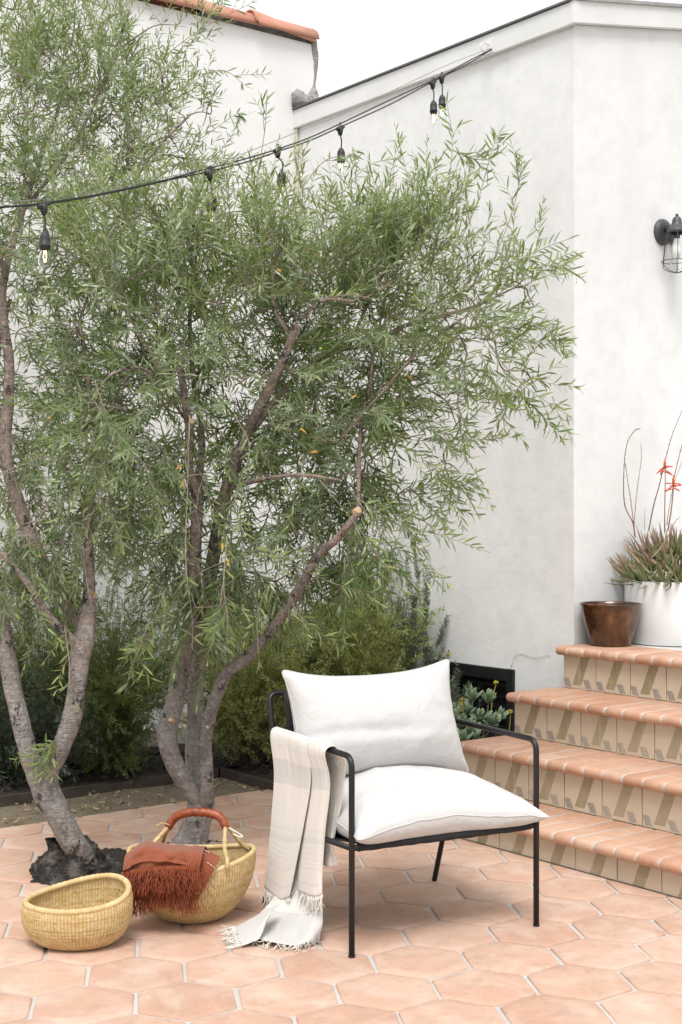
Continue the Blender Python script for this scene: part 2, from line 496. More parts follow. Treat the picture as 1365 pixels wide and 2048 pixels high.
# ================================================================== THE SETTING
def sheet(name, pts, mat, kind='structure', parent=None):
    mb = MB(); mb.add(pts, [tuple(range(len(pts)))], smooth=False)
    o = mb.build(name, mat, parent)
    if parent is None: tag(o, kind=kind)
    return o
def subgrid(fn, nu, nv, name, mat, kind=None, parent=None):
    V = np.array([fn(i / (nu - 1), j / (nv - 1)) for i in range(nu) for j in range(nv)])
    o = np_mesh(name, V, grid_faces(nu, nv), mat, parent)
    if kind: tag(o, kind=kind)
    return o

g = sheet('ground', [(-300, -300, -0.06), (300, -300, -0.06), (300, 300, -0.06), (-300, 300, -0.06)], M['lawn'])
tag(g, 'open ground around the courtyard', 'ground')

# ---- patio: grout bed with one object per hexagonal tile
U_EDGE, V_EDGE, V_R1 = 5.655, 3.90, 3.94              # paving ends: by the dirt strip, by the planting bed, by the bottom riser
patio = sheet('patio', [UV(-6, -6, -0.0065), UV(-6, V_R1 + 0.01, -0.0065), UV(4.66, V_R1 + 0.01, -0.0065), UV(4.66, V_EDGE, -0.0065), UV(U_EDGE, V_EDGE, -0.0065), UV(U_EDGE, -6, -0.0065)][::-1], M['grout'])
tag(patio, 'terracotta hexagon tile patio with pale grey grout', 'patio')
HEX_W = 0.20778 * CAMH
HEX_S = HEX_W / sqrt(3)
HTH = 0.13064
HX0, HY0 = -0.54622 * CAMH, 3.01438 * CAMH
rd = Vector((cos(HTH), sin(HTH), 0)); jd = Vector((sin(HTH), -cos(HTH), 0))
def clip_poly(poly, nrm, d):
    out = []
    for i in range(len(poly)):
        a, b = poly[i], poly[(i + 1) % len(poly)]
        da, db = a.dot(nrm) - d, b.dot(nrm) - d
        if da <= 0: out.append(a)
        if (da < 0 < db) or (db < 0 < da): out.append(a + (b - a) * (da / (da - db)))
    return out
def tile_mesh(poly, edge=0.006, thick=0.02):
    """a slightly cushioned slab; poly counter-clockwise around the origin"""
    n = len(poly); c = sum(poly, Vector()) / n
    vs, fs = [], []
    def ring(inset, z):
        for p in poly:
            q = p - c
            L = q.length
            vs.append((c.x + q.x * (1 - inset / L), c.y + q.y * (1 - inset / L), z))
    ring(0, -thick); ring(0, -0.0045); ring(edge * 0.35, -0.0014); ring(edge, 0.0); ring(edge * 5, 0.0012)
    for k in range(4):
        for i in range(n):
            a, b = k * n + i, k * n + (i + 1) % n
            fs.append((a, b, b + n, a + n))
    fs.append(tuple(4 * n + i for i in range(n)))
    mb = MB(); mb.add(vs, fs)
    return mb.mesh('hexagon_tile')
HEXR = (HEX_W - 0.0125) / sqrt(3)
hex_variants = []
for k in range(7):
    rr = random.Random(k)
    poly = []
    for i in range(6):
        a = HTH + pi / 6 + i * pi / 3
        # soften each corner by cutting it slightly: two points per corner
        for s in (-1, 1):
            p = Vector((cos(a), sin(a), 0)) * (HEXR - 0.003 + rr.uniform(-0.002, 0.002))
            tdir = Vector((-sin(a), cos(a), 0))
            poly.append(p + tdir * s * rr.uniform(0.003, 0.008))
    hex_variants.append(tile_mesh(poly))
n_tiles = 0
rest = MB()
for r in range(-17, 9):
    for c2 in range(-14, 22):
        c_ = c2 + (0.5 if r % 2 == 0 else 0.0)
        ctr = Vector((HX0, HY0, 0)) + rd * (c_ * HEX_W) + jd * (r * 1.5 * HEX_S)
        u, v = -ctr.x * SA + ctr.y * CA, ctr.x * CA + ctr.y * SA
        if ctr.y < 2.6 or ctr.y > 7.4: continue
        R = HEX_W * 0.62
        if u > U_EDGE + R or v > V_R1 + R: continue
        lim = V_EDGE if u > 4.66 else V_R1
        whole = (u < U_EDGE - R) and (v < lim - R) and not (4.3 < u < 5.0 and v > V_EDGE - R)
        in_view = abs(ctr.x) < 0.2446 * ctr.y + 0.34 and ctr.y > 3.35
        wide = abs(ctr.x) < 0.2446 * ctr.y + 1.3
        if not wide: continue
        if whole and in_view:
            o = bpy.data.objects.new('hexagon_tile', hex_variants[(r * 5 + c2 * 3) % 7])
            if not o.data.materials: o.data.materials.append(M['hex_tile'])
            COL.objects.link(o); o.parent = patio
            o.location = ctr + Vector((0, 0, random.uniform(-0.0012, 0.0012)))
            o.rotation_euler = (random.uniform(-0.004, 0.004), random.uniform(-0.004, 0.004), random.choice([0, 1, 2, 3, 4, 5]) * pi / 3 + random.uniform(-0.008, 0.008))
            n_tiles += 1
        else:
            poly = [Vector((cos(HTH + pi / 6 + i * pi / 3), sin(HTH + pi / 6 + i * pi / 3), 0)) * HEXR for i in range(6)]
            nu, nv = Vector((-SA, CA, 0)), Vector((CA, SA, 0))
            poly = clip_poly(poly, nu, U_EDGE - 0.004 - u)
            if poly: poly = clip_poly(poly, nv, lim - 0.012 - v)
            if len(poly) < 3: continue
            ar = 0.5 * abs(sum(poly[i].x * poly[(i + 1) % len(poly)].y - poly[i].y * poly[(i + 1) % len(poly)].x for i in range(len(poly))))
            if ar < 0.0012: continue
            if in_view:
                o = link_mesh('hexagon_tile', tile_mesh(poly, 0.004), M['hex_tile'])
                o.parent = patio; o.location = ctr
                n_tiles += 1
            else:
                me = tile_mesh(poly, 0.004)
                rest.add([tuple(Vector(q.co) + ctr) for q in me.vertices], [tuple(p.vertices) for p in me.polygons])
o = rest.build('outlying_tiles', M['hex_tile'], patio); tag(o, kind='stuff')
print('tiles', n_tiles)

# ---- planting bed: tan dirt strip, dark mulch, edging boards
def bumpy(u0, u1, v0, v1, z, amp, name, mat, n=40, hump=None):
    def fn(a, b):
        u, v = u0 + (u1 - u0) * a, v0 + (v1 - v0) * b
        h = mnoise.fractal(Vector((u * 4, v * 4, 1.7)), 1.0, 2.0, 5) * amp
        if hump: h += hump(u, v)
        return UV(u, v, z + h)
    return subgrid(fn, n, n, name, mat, 'structure')
tag(bumpy(U_EDGE, 6.12, -1.5, V_EDGE + 0.02, -0.012, 0.008, 'dirt_strip', M['dirt'], 70), 'strip of bare tan dirt between patio and garden edging', 'dirt')
tag(bumpy(6.10, U_D + 0.05, -1.5, V_A + 0.05, 0.03, 0.025, 'planting_bed', M['mulch'], 60), 'dark mulched planting bed along the white walls', 'soil')
tag(bumpy(4.62, 6.11, V_EDGE - 0.005, V_A + 0.05, 0.02, 0.02, 'corner_bed', M['mulch'], 50, lambda u, v: 0.10 * max(0, 1 - abs(u - 4.95) / 0.7) * min(1, max(0, (v - 4.0) / 0.4))), 'dark mulched bed in the corner beside the stairs', 'soil')

def edging(name, pts, label):
    mb = MB()
    for (a, b) in zip(pts[:-1], pts[1:]):
        n = 14
        P = [a + (b - a) * (i / n) + Vector((random.uniform(-.004, .004), random.uniform(-.004, .004), random.uniform(-.004, .004))) for i in range(n + 1)]
        d = (b - a).normalized(); s = Vector((-d.y, d.x, 0)) * 0.011
        vs = []
        for p in P:
            vs += [p - s + Vector((0, 0, -0.05)), p - s + Vector((0, 0, 0.036)), p + s + Vector((0, 0, 0.038)), p + s + Vector((0, 0, -0.05))]
        fs = []
        for i in range(n):
            for k in range(4): fs.append((i * 4 + k, i * 4 + (k + 1) % 4, i * 4 + 4 + (k + 1) % 4, i * 4 + 4 + k))
        fs += [(0, 1, 2, 3), tuple(n * 4 + k for k in (3, 2, 1, 0))]
        mb.add(vs, fs, smooth=False)
    o = mb.build(name, M['wood_edge'])
    tag(o, label, 'edging', 'weathered garden edging boards')
edging('garden_edging', [UV(6.10, -1.4, 0), UV(6.11, 3.88, 0)], 'weathered edging board between dirt strip and shrub bed behind the olive trees')
edging('garden_edging', [UV(6.10, 3.90, 0), UV(4.75, 3.885, 0)], 'weathered edging board running from the middle trunk to behind the armchair')

# scattered bark chips and dry leaves
def chips(name, mat, region, n, size, z, kind='stuff', label=None, cat=None):
    (u0, u1, v0, v1) = region
    P = RNG.random((n, 2)); U = u0 + (u1 - u0) * P[:, 0]; Vv = v0 + (v1 - v0) * P[:, 1]
    V, F = [], []
    for u, v in zip(U, Vv):
        c = UV(u, v, z + random.uniform(0, 0.02)); L = size * random.uniform(0.5, 1.5); W = L * random.uniform(0.25, 0.5)
        R = Matrix.Rotation(random.uniform(0, 6.28), 3, 'Z') @ Matrix.Rotation(random.uniform(-0.6, 0.6), 3, 'X') @ Matrix.Rotation(random.uniform(-0.6, 0.6), 3, 'Y')
        b = len(V)
        for q in ((-L, -W, 0), (L, -W * .6, 0), (L * .8, W, 0.1 * L), (-L, W, 0)): V.append(c + R @ Vector(q))
        F.append((b, b + 1, b + 2, b + 3))
    o = np_mesh(name, np.array(V), np.array(F), mat, smooth=False)
    tag(o, label, cat, kind=kind)
chips('bark_mulch', M['chips'], (6.14, 6.95, 1.6, 5.0), 1500, 0.016, 0.035, label='dark bark chips strewn over the shrub bed', cat='mulch')
chips('bark_mulch', M['chips'], (4.7, 6.1, 3.95, 4.98), 900, 0.016, 0.04, label='dark bark chips strewn in the corner bed behind the armchair', cat='mulch')
chips('leaf_litter', M['litter'], (5.67, 6.08, 1.8, 3.86), 500, 0.010, -0.008, label='dry leaf scraps scattered over the tan dirt strip', cat='leaf litter')

# ================================================================== WHITE HOUSE (front wall + side wall meeting at the convex corner)
house = empty('house', UV(U_B, V_A, 0))
tag(house, 'white stucco house with sloping fascia and black vent, right of the olive trees', 'house')
ZT_A, SLOPE = 3.73, 0.175
V_END = 9.5
def wall_grid(p00, p10, p01, p11, nu, nv, name, mat, parent, amp=0.006):
    """a hand-trowelled wall face: a dense grid with slight unevenness along its normal"""
    p00, p10, p01, p11 = map(Vector, (p00, p10, p01, p11))
    nrm = (p10 - p00).cross(p01 - p00).normalized()
    V = []
    for i in range(nu):
        a = i / (nu - 1)
        for j in range(nv):
            b = j / (nv - 1)
            p = (p00 * (1 - a) + p10 * a) * (1 - b) + (p01 * (1 - a) + p11 * a) * b
            k = mnoise.fractal(p * 1.3, 1.0, 2.0, 4) * amp
            V.append(p + nrm * k)
    return np_mesh(name, np.array(V), grid_faces(nv, nu)[:, ::1] if False else grid_faces(nu, nv)[:, ::-1], mat, parent)
# opening of the vent
VU0, VU1, VZ0, VZ1 = 5.11, 5.72, 0.20, 0.545
mbw = MB()
# front wall as four patches round the vent opening, then the side wall
def wpatch(u0, u1, z0, z1):
    n = max(2, int((u1 - u0) / 0.12)); m = max(2, int((z1 - z0) / 0.12))
    vs = [UV(u0 + (u1 - u0) * i / n, V_A + 0.004 * mnoise.fractal(Vector((u0 + (u1 - u0) * i / n, 0, z0 + (z1 - z0) * j / m)) * 1.5, 1, 2, 4), z0 + (z1 - z0) * j / m) for i in range(n + 1) for j in range(m + 1)]
    fs = [(i * (m + 1) + j, i * (m + 1) + j + 1, (i + 1) * (m + 1) + j + 1, (i + 1) * (m + 1) + j) for i in range(n) for j in range(m)]
    mbw.add(vs, fs)
wpatch(U_B, VU0, -0.1, ZT_A); wpatch(VU1, U_D + 0.1, -0.1, ZT_A); wpatch(VU0, VU1, VZ1, ZT_A); wpatch(VU0, VU1, -0.1, VZ0)
front = mbw.build('front_wall', M['stucco'], house)
mbs = MB()
n, m = 38, 32
vs, fs = [], []
for i in range(n + 1):
    v = V_A + (V_END - V_A) * i / n
    zt = ZT_A + (v - V_A) * SLOPE
    for j in range(m + 1):
        z = -0.1 + (zt + 0.1) * j / m
        k = 0.004 * mnoise.fractal(Vector((5.0, v, z)) * 1.5, 1, 2, 4)
        vs.append(UV(U_B - (k if i > 0 else 0), v, z))
fs = [(i * (m + 1) + j, (i + 1) * (m + 1) + j, (i + 1) * (m + 1) + j + 1, i * (m + 1) + j + 1) for i in range(n) for j in range(m)]
mbs.add(vs, [f[::-1] for f in fs])
mbs.build('side_wall', M['stucco'], house)
# fascia boards, thin drip edge, roof
fa = MB()
FH = 0.105
fa.box((U_B - 0.03, V_A - 0.03, ZT_A - 0.005), (U_D + 0.0, V_A - 0.002, ZT_A + FH), ROT_UV)
fascia = fa.build('fascia', M['fascia'], house, bevel=0.003)
fb = MB()
def slab(mb, u0, u1, v0, v1, zlo0, zlo1, zhi0, zhi1):
    vs = [UV(u0, v0, zlo0), UV(u1, v0, zlo0), UV(u1, v1, zlo1), UV(u0, v1, zlo1), UV(u0, v0, zhi0), UV(u1, v0, zhi0), UV(u1, v1, zhi1), UV(u0, v1, zhi1)]
    fs = [(0, 3, 2, 1), (4, 5, 6, 7), (0, 1, 5, 4), (1, 2, 6, 5), (2, 3, 7, 6), (3, 0, 4, 7)]
    mb.add(vs, [f[::-1] for f in fs], smooth=False)
dz = (V_END - V_A) * SLOPE
slab(fb, U_B - 0.033, U_B - 0.003, V_A - 0.033, V_END, ZT_A - 0.005, ZT_A - 0.005 + dz, ZT_A + FH + 0.002, ZT_A + FH + 0.002 + dz)
fb.build('fascia', M['fascia'], house, bevel=0.003)
dr = MB()
dr.box((U_B - 0.04, V_A - 0.042, ZT_A + FH + 0.003), (U_D + 0.0, V_A + 0.0, ZT_A + FH + 0.012), ROT_UV)
dr.build('drip_edge', M['drip'], house)
rf = MB()
slab(rf, U_B - 0.045, U_D, V_A + 0.002, V_END, ZT_A + FH + 0.004, ZT_A + FH + 0.004 + dz, ZT_A + FH + 0.020, ZT_A + FH + 0.020 + dz)
rf.build('roof', M['roof'], house)
# black vent
vt = MB()
vt.uvbox(VU0 - 0.01, VU0 + 0.045, V_A - 0.014, V_A + 0.05, VZ0 - 0.05, VZ1 + 0.012)
vt.uvbox(VU1 - 0.045, VU1 + 0.01, V_A - 0.014, V_A + 0.05, VZ0 - 0.05, VZ1 + 0.012)
vt.uvbox(VU0 + 0.046, VU1 - 0.046, V_A - 0.013, V_A + 0.05, VZ1 - 0.055, VZ1 + 0.011)
vt.uvbox(VU0 + 0.046, VU1 - 0.046, V_A - 0.013, V_A + 0.05, VZ0 - 0.05, VZ0 + 0.005)
vent = vt.build('vent', M['black_paint'], house, bevel=0.006)
vb = MB(); vb.uvbox(VU0 + 0.03, VU1 - 0.03, V_A + 0.055, V_A + 0.075, VZ0 - 0.04, VZ1 - 0.03)
vb.build('back_panel', M['black_void'], vent)
for i in range(5):
    s = MB(); zz = VZ0 + 0.03 + i * 0.055
    s.uvbox(VU0 + 0.048, VU1 - 0.048, V_A + 0.030, V_A + 0.042, zz, zz + 0.022)
    s.build('slat', M['black_paint'], vent)
# ragged hairline crack in the render above the vent
ck = MB()
px = [(1020, 1345), (1025, 1326), (1030, 1314), (1040, 1308), (1052, 1311), (1062, 1314), (1075, 1316), (1088, 1311), (1100, 1312)]
P = []
for (x, y) in px:
    d = Vector(((x - CX) / FPX, 1, -(y - HY) / FPX)); s = (V_A - 0.003) / (d.x * CA + d.y * SA)
    P.append(Vector((0, 0, CAMH)) + d * s)
ck.tube([Vector(q) for q in crom(np.array(P), 40) + RNG.normal(0, 0.0012, (40, 3))], [0.0010 * random.uniform(0.3, 1.1) for _ in range(40)], 4)
ck.build('wall_crack', M['mortar'], house)

# ================================================================== NEIGHBOUR'S TALLER WALL WITH ROOF TILES (behind the olive trees)
nb = empty('neighbour_building', UV(U_D, 4.0, 0))
tag(nb, 'tall white neighbouring wall with terracotta roof tiles behind the olive trees', 'building')
ZD = 4.27
VD1 = 5.16
mbd = MB()
n, m = 60, 34
vs = []
for i in range(n + 1):
    v = -2.0 + (VD1 + 2.0) * i / n
    for j in range(m + 1):
        z = -0.1 + (ZD + 0.1) * j / m
        k = 0.006 * mnoise.fractal(Vector((9.0, v, z)) * 1.1, 1, 2, 4)
        vs.append(UV(U_D - k, v, z))
fs = [(i * (m + 1) + j, (i + 1) * (m + 1) + j, (i + 1) * (m + 1) + j + 1, i * (m + 1) + j + 1) for i in range(n) for j in range(m)]
mbd.add(vs, [f[::-1] for f in fs])
e = [UV(U_D, VD1, -0.1), UV(U_D + 0.25, VD1, -0.1), UV(U_D + 0.25, VD1, ZD), UV(U_D, VD1, ZD), UV(U_D + 0.25, -2.0, ZD), UV(U_D, -2.0, ZD), UV(U_D + 0.25, -2, -0.1)]
mbd.add(e, [(0, 1, 2, 3), (3, 2, 4, 5), (1, 6, 4, 2)], smooth=False)
mbd.build('wall', M['stucco_old'], nb)
# concrete footing at the foot of the wall
ft = MB(); ft.uvbox(U_D - 0.09, U_D - 0.008, -1.9, V_A - 0.02, -0.1, 0.13)
ft.build('footing', M['concrete'], nb, bevel=0.01)
# barrel tiles laid along the top edge
def barrel(L, r0, r1, th=0.012, arc=pi, n=9):
    vs, fs = [], []
    for (y, r) in ((0, r0), (L * 0.5, (r0 + r1) / 2), (L, r1)):
        for rr in (r, r - th):
            for k in range(n + 1):
                a = (pi - arc) / 2 + arc * k / n
                vs.append((rr * cos(a), y, rr * sin(a)))
    w = n + 1
    for s in range(2):
        b = s * 2 * w
        for k in range(n):
            fs.append((b + k, b + k + 1, b + 2 * w + k + 1, b + 2 * w + k))
            fs.append((b + w + k, b + 3 * w + k, b + 3 * w + k + 1, b + w + k + 1))
        fs.append((b, b + 2 * w, b + 3 * w, b + w)); fs.append((b + n, b + w + n, b + 3 * w + n, b + 2 * w + n))
    for k in range(n):
        fs.append((k, k + w, k + w + 1, k + 1)); b = 4 * w
        fs.append((b + k, b + k + 1, b + w + k + 1, b + w + k))
    mb = MB(); mb.add(vs, fs)
    return mb.mesh('roof_tile')
bt = barrel(0.46, 0.100, 0.080)
Ruv = Matrix(((-SA, CA, 0), (CA, SA, 0), (0, 0, 1)))
def put_barrel(u, v, z, tilt=0.0, roll=0.0, yaw=0.0, me=bt):
    o = bpy.data.objects.new('roof_tile', me)
    if not me.materials: me.materials.append(M['roof_tile'])
    COL.objects.link(o); o.parent = nb
    R = Ruv @ Matrix.Rotation(yaw, 3, 'Z') @ Matrix.Rotation(tilt, 3, 'X') @ Matrix.Rotation(roll, 3, 'Y')
    # keep a proper rotation: mirror x of the local tile
    R = R @ Matrix(((-1, 0, 0), (0, 1, 0), (0, 0, 1)))
    o.matrix_basis = Matrix.Translation(UV(u, v, z) - UV(U_D, 4.0, 0)) @ R.to_4x4()
v = -1.68
k = 0
while v < 4.72:
    put_barrel(U_D + 0.045 + random.uniform(-.01, .01), v, ZD + 0.002 + random.uniform(0, 0.012), 0.03, random.uniform(-.05, .05), random.uniform(-.03, .03))
    put_barrel(U_D + 0.23, v + 0.1, ZD + 0.05, 0.03, random.uniform(-.05, .05), random.uniform(-.03, .03))
    v += 0.375 + random.uniform(-.01, .01); k += 1
put_barrel(U_D + 0.05, 4.69, ZD + 0.035, -0.075, 0.05, 0.02)
put_barrel(U_D + 0.16, 4.66, ZD + 0.05, -0.05, 0.0, 0.0)
# dark gap and mortar under the last tiles, then the broken mortar edge down to the lower roof
gp = MB(); gp.uvbox(U_D + 0.02, U_D + 0.2, 4.35, VD1 - 0.02, ZD + 0.001, ZD + 0.045)
gp.build('shadow_gap_filler', M['mortar'], nb)
def lump(pts, rad, name, mat, parent, seed, amp=0.35, n=12):
    mb = MB(); P = crom(np.array([tuple(p) for p in pts]), 30); R = np.interp(np.linspace(0, 1, 30), np.linspace(0, 1, len(rad)), rad)
    mb.tube([Vector(p) for p in P], list(R), n)
    for i, q in enumerate(mb.v):
        q = Vector(q); k = mnoise.fractal(q * 16 + Vector((seed, 0, 0)), 1.0, 2.0, 5)
        c = Vector(P[min(29, i // n)]) if i < 30 * n else q
        mb.v[i] = tuple(q + (q - c) * k * amp + Vector((0, 0, k * 0.008)))
    return mb.build(name, mat, parent)
lump([UV(U_D + 0.02, VD1 - 0.02, ZD + 0.10), UV(U_D + 0.01, VD1 + 0.0, ZD - 0.0), UV(U_D + 0.01, VD1 + 0.01, 4.15), UV(U_D + 0.01, VD1, 4.02), UV(U_D, VD1 - 0.01, 3.95), UV(U_D - 0.0, VD1 - 0.02, 3.86)], [0.02, 0.028, 0.02, 0.014, 0.035, 0.06], 'broken_mortar_edge', M['mortar'], nb, 3)
lump([UV(U_D - 0.0, 4.985, 3.90), UV(U_D - 0.01, 5.03, 3.90), UV(U_D, 5.10, 3.885), UV(U_D, 5.16, 3.88), UV(U_D, 5.20, 3.86)], [0.045, 0.065, 0.06, 0.065, 0.03], 'mortar_lump', M['mortar'], nb, 8)
# one roof tile of the lower roof showing behind the mortar
put_barrel(U_D - 0.06, 5.24, 3.84, 0.10, 0.0, 0.12)
# stained joint where the two walls meet
st = MB()
n = 24
P = [UV(U_D - 0.012 + 0.003 * sin(i * 1.7), V_A - 0.012 + random.uniform(-.003, .003), 3.84 - i * 0.035) for i in range(n)]
st.tube(P, [0.014 * (1 - 0.6 * i / n) * random.uniform(0.8, 1.2) for i in range(n)], 6)
M['stain'] = plain('ochre_stained_joint', (0.60, 0.55, 0.45), 0.9, 0.25, 14, 0.5)
st.build('stained_joint', M['stain'], nb)

# ================================================================== STAIRS
stairs = empty('staircase', UV(4.66, 3.94, 0))
tag(stairs, 'terracotta staircase with bullnose treads and painted buff riser tiles', 'stairs')
UL = 4.652                                            # left end of the flight
UR = 1.95                                             # runs out of the picture to the right
Z = [0.0, 0.130, 0.325, 0.522, 0.718]
VR = [None, 3.94, 4.262, 4.585, 4.912]
PITCH = 0.207
NT_ = 0.042                                           # nosing tile thickness
def nosing_mesh(depth, w):
    R = NT_ / 2
    prof = [(depth, 0.0), (depth, NT_ - 0.002), (depth - 0.003, NT_)]
    for i in range(9):
        a = pi / 2 + pi * i / 8
        prof.append((-0.018 + R * 1.05 * cos(a), R + R * sin(a)))
    n = len(prof)
    vs, fs = [], []
    xs = [0.0, 0.0022, 0.006, w - 0.006, w - 0.0022, w]
    ins = [0.0026, 0.0008, 0.0, 0.0, 0.0008, 0.0026]
    cx, cz = depth * 0.5, R
    for x, s in zip(xs, ins):
        for (y, zz) in prof:
            vs.append((x, y + (s if y < 0 else 0), zz - s * (1 if zz > R else -1)))
    for i in range(len(xs) - 1):
        for j in range(n):
            a, b = i * n + j, i * n + (j + 1) % n
            fs.append((a, b, b + n, a + n))
    fs.append(tuple(range(n))[::-1]); fs.append(tuple((len(xs) - 1) * n + j for j in range(n)))
    mb = MB(); mb.add(vs, fs)
    return mb.mesh('nosing_tile')
def riser_mesh(w, hgt):
    vs, fs = [], []
    e = 0.0015
    for (x0, x1, z0, z1, y) in ((0, w, 0, hgt, 0.012), (0, w, 0, hgt, 0.001), (e, w - e, e, hgt - e, 0.0)):
        vs += [(x0, y, z0), (x1, y, z0), (x1, y, z1), (x0, y, z1)]
    for k in range(2):
        for i in range(4):
            a, b = k * 4 + i, k * 4 + (i + 1) % 4
            fs.append((a, b, b + 4, a + 4))
    fs.append((8, 9, 10, 11))
    mb = MB(); mb.add(vs, fs, smooth=False)
    return mb.mesh('riser_tile')
# local tile frame: x runs to the right (-u), y into the stairs (+v), z up
RT = Matrix(((SA, CA, 0, 0), (-CA, SA, 0, 0), (0, 0, 1, 0), (0, 0, 0, 1)))
for k in range(1, 5):
    depth = (VR[k + 1] - VR[k] - 0.004) if k < 4 else 0.27
    core = MB()
    core.uvbox(UR, UL - 0.002, VR[k] + 0.008, VR[k] + (0.6 if k < 4 else 4.0), (Z[k - 1] - 0.02) if k > 1 else -0.05, Z[k] - (0.0045 if k < 4 else 0.0035))
    step = core.build('step', M['core'], stairs)
    nw = PITCH / 2
    hgt = Z[k] - NT_ - Z[k - 1] - 0.001
    nm = nosing_mesh(depth, nw - 0.0085); rm = riser_mesh(PITCH - 0.005, hgt)
    j = 0
    first = {1: 0.09, 2: 0.055, 3: 0.085, 4: 0.075}[k]
    x = -0.018
    while UL - x > UR:
        w = nw if j > 0 else first
        me = nm if j > 0 else nosing_mesh(depth, w - 0.0085)
        o = bpy.data.objects.new('nosing_tile', me)
        if not me.materials: me.materials.append(M['nosing'])
        COL.objects.link(o); o.parent = step
        o.matrix_basis = Matrix.Translation(UV(UL - x, VR[k] + random.uniform(-.0015, .0015), Z[k] - NT_ + random.uniform(-.0012, .0008))) @ RT @ Matrix.Rotation(random.uniform(-.006, .006), 4, 'Z')
        x += w; j += 1
    x = 0.002; j = 0
    offs = {1: 0.051, 2: 0.0, 3: 0.0, 4: 0.0}[k]
    x -= offs
    while UL - x > UR:
        o = bpy.data.objects.new('riser_tile', rm)
        if j == 0 and offs:
            me0 = riser_mesh(PITCH - 0.005 - offs, hgt)
            me0.materials.append(M['riser_low']); o = bpy.data.objects.new('riser_tile', me0)
        if not rm.materials: rm.materials.append(M['riser_low'] if k == 1 else M['riser'])
        COL.objects.link(o); o.parent = step
        o.matrix_basis = Matrix.Translation(UV(UL - x - (offs if j == 0 else 0), VR[k] - 0.002 + random.uniform(-.001, .001), Z[k - 1] + 0.0005)) @ RT
        x += PITCH; j += 1
    # grout in the joints between the nosing tiles
    gm = MB()
    R = NT_ / 2 - 0.0022
    prof = [(depth - 0.002, Z[k] - 0.0022)] + [(-0.018 + R * cos(pi / 2 + pi * i / 8), Z[k] - NT_ / 2 + R * sin(pi / 2 + pi * i / 8)) for i in range(9)] + [(depth - 0.002, Z[k] - NT_ + 0.003)]
    vs = [UV(uu, VR[k] + a, b) for uu in (UL + 0.012, UR) for (a, b) in prof]
    n = len(prof)
    gm.add(vs, [(i, (i + 1) % n, (i + 1) % n + n, i + n) for i in range(n)] + [tuple(range(n)), tuple(range(n, 2 * n))[::-1]])
    gm.build('joint_mortar', M['grout'], step)
# white plastered end of the flight under the treads is the step core itself; pale concrete landing behind the top nosing
ld = MB(); ld.uvbox(UR, U_B - 0.006, VR[4] + 0.276, V_END - 0.2, 0.60, Z[4] - 0.002)
ld.build('landing', M['concrete'], stairs)

# ================================================================== FOLIAGE BUILDERS
def leaf_batch(P, D, N, L, W, tint, fold=0.25, curl=0.12, six=True):
    """narrow pointed leaves: base P, direction D, face normal N, length L, width W"""
    P, D, N = map(np.asarray, (P, D, N))
    D = D / np.linalg.norm(D, axis=1, keepdims=True)
    S = np.cross(D, N); S /= (np.linalg.norm(S, axis=1, keepdims=True) + 1e-9)
    Nn = np.cross(S, D)
    L = L[:, None]; W = W[:, None]
    base = P
    def pt(a, s, k): return P + D * L * a + S * W * s - Nn * (L * curl * a * a) + Nn * W * k
    if six:
        Vs = [base, pt(0.30, 0.46, fold), pt(0.68, 0.40, fold), pt(1.0, 0, 0), pt(0.68, -0.40, fold), pt(0.30, -0.46, fold)]
        k = 6
        V = np.stack(Vs, 1).reshape(-1, 3)
        b = np.arange(len(P))[:, None] * 6
        F = np.concatenate([b + np.array([[0, 5, 1, 1]]), b + np.array([[1, 5, 4, 2]]), b + np.array([[2, 4, 3, 3]])])
        T = np.concatenate([b + np.array([[0, 5, 1]]), b + np.array([[1, 5, 4]]), b + np.array([[1, 4, 2]]), b + np.array([[2, 4, 3]])])
    else:
        V = np.stack([base, pt(0.45, 0.5, fold), pt(1.0, 0, 0), pt(0.45, -0.5, fold)], 1).reshape(-1, 3)
        k = 4
        b = np.arange(len(P))[:, None] * 4
        T = np.concatenate([b + np.array([[0, 3, 1]]), b + np.array([[1, 3, 2]])])
    return V, T, np.repeat(tint, k)

class Foliage:
    def __init__(self): self.c = []
    def many(self, P, D, N, L, W, T): self.c.append((P, D, N, L, W, T))
    def add(self, p, d, n, l, w, t): self.c.append((np.array([p], float), np.array([d], float), np.array([n], float), np.array([l]), np.array([w]), np.array([t])))
    @property
    def P(self): return np.concatenate([k[0] for k in self.c])
    def build(self, name, mat, parent=None, six=True, fold=0.25, curl=0.12):
        P, D, N, L, W, T = (np.concatenate([k[i] for k in self.c]) for i in range(6))
        V, F, T = leaf_batch(P, D, N, L, W, T, fold, curl, six)
        return np_mesh(name, V, F, mat, parent, smooth=False, attrs={'tint': T})
def rows_unit(A): return A / (np.linalg.norm(A, axis=1, keepdims=True) + 1e-9)

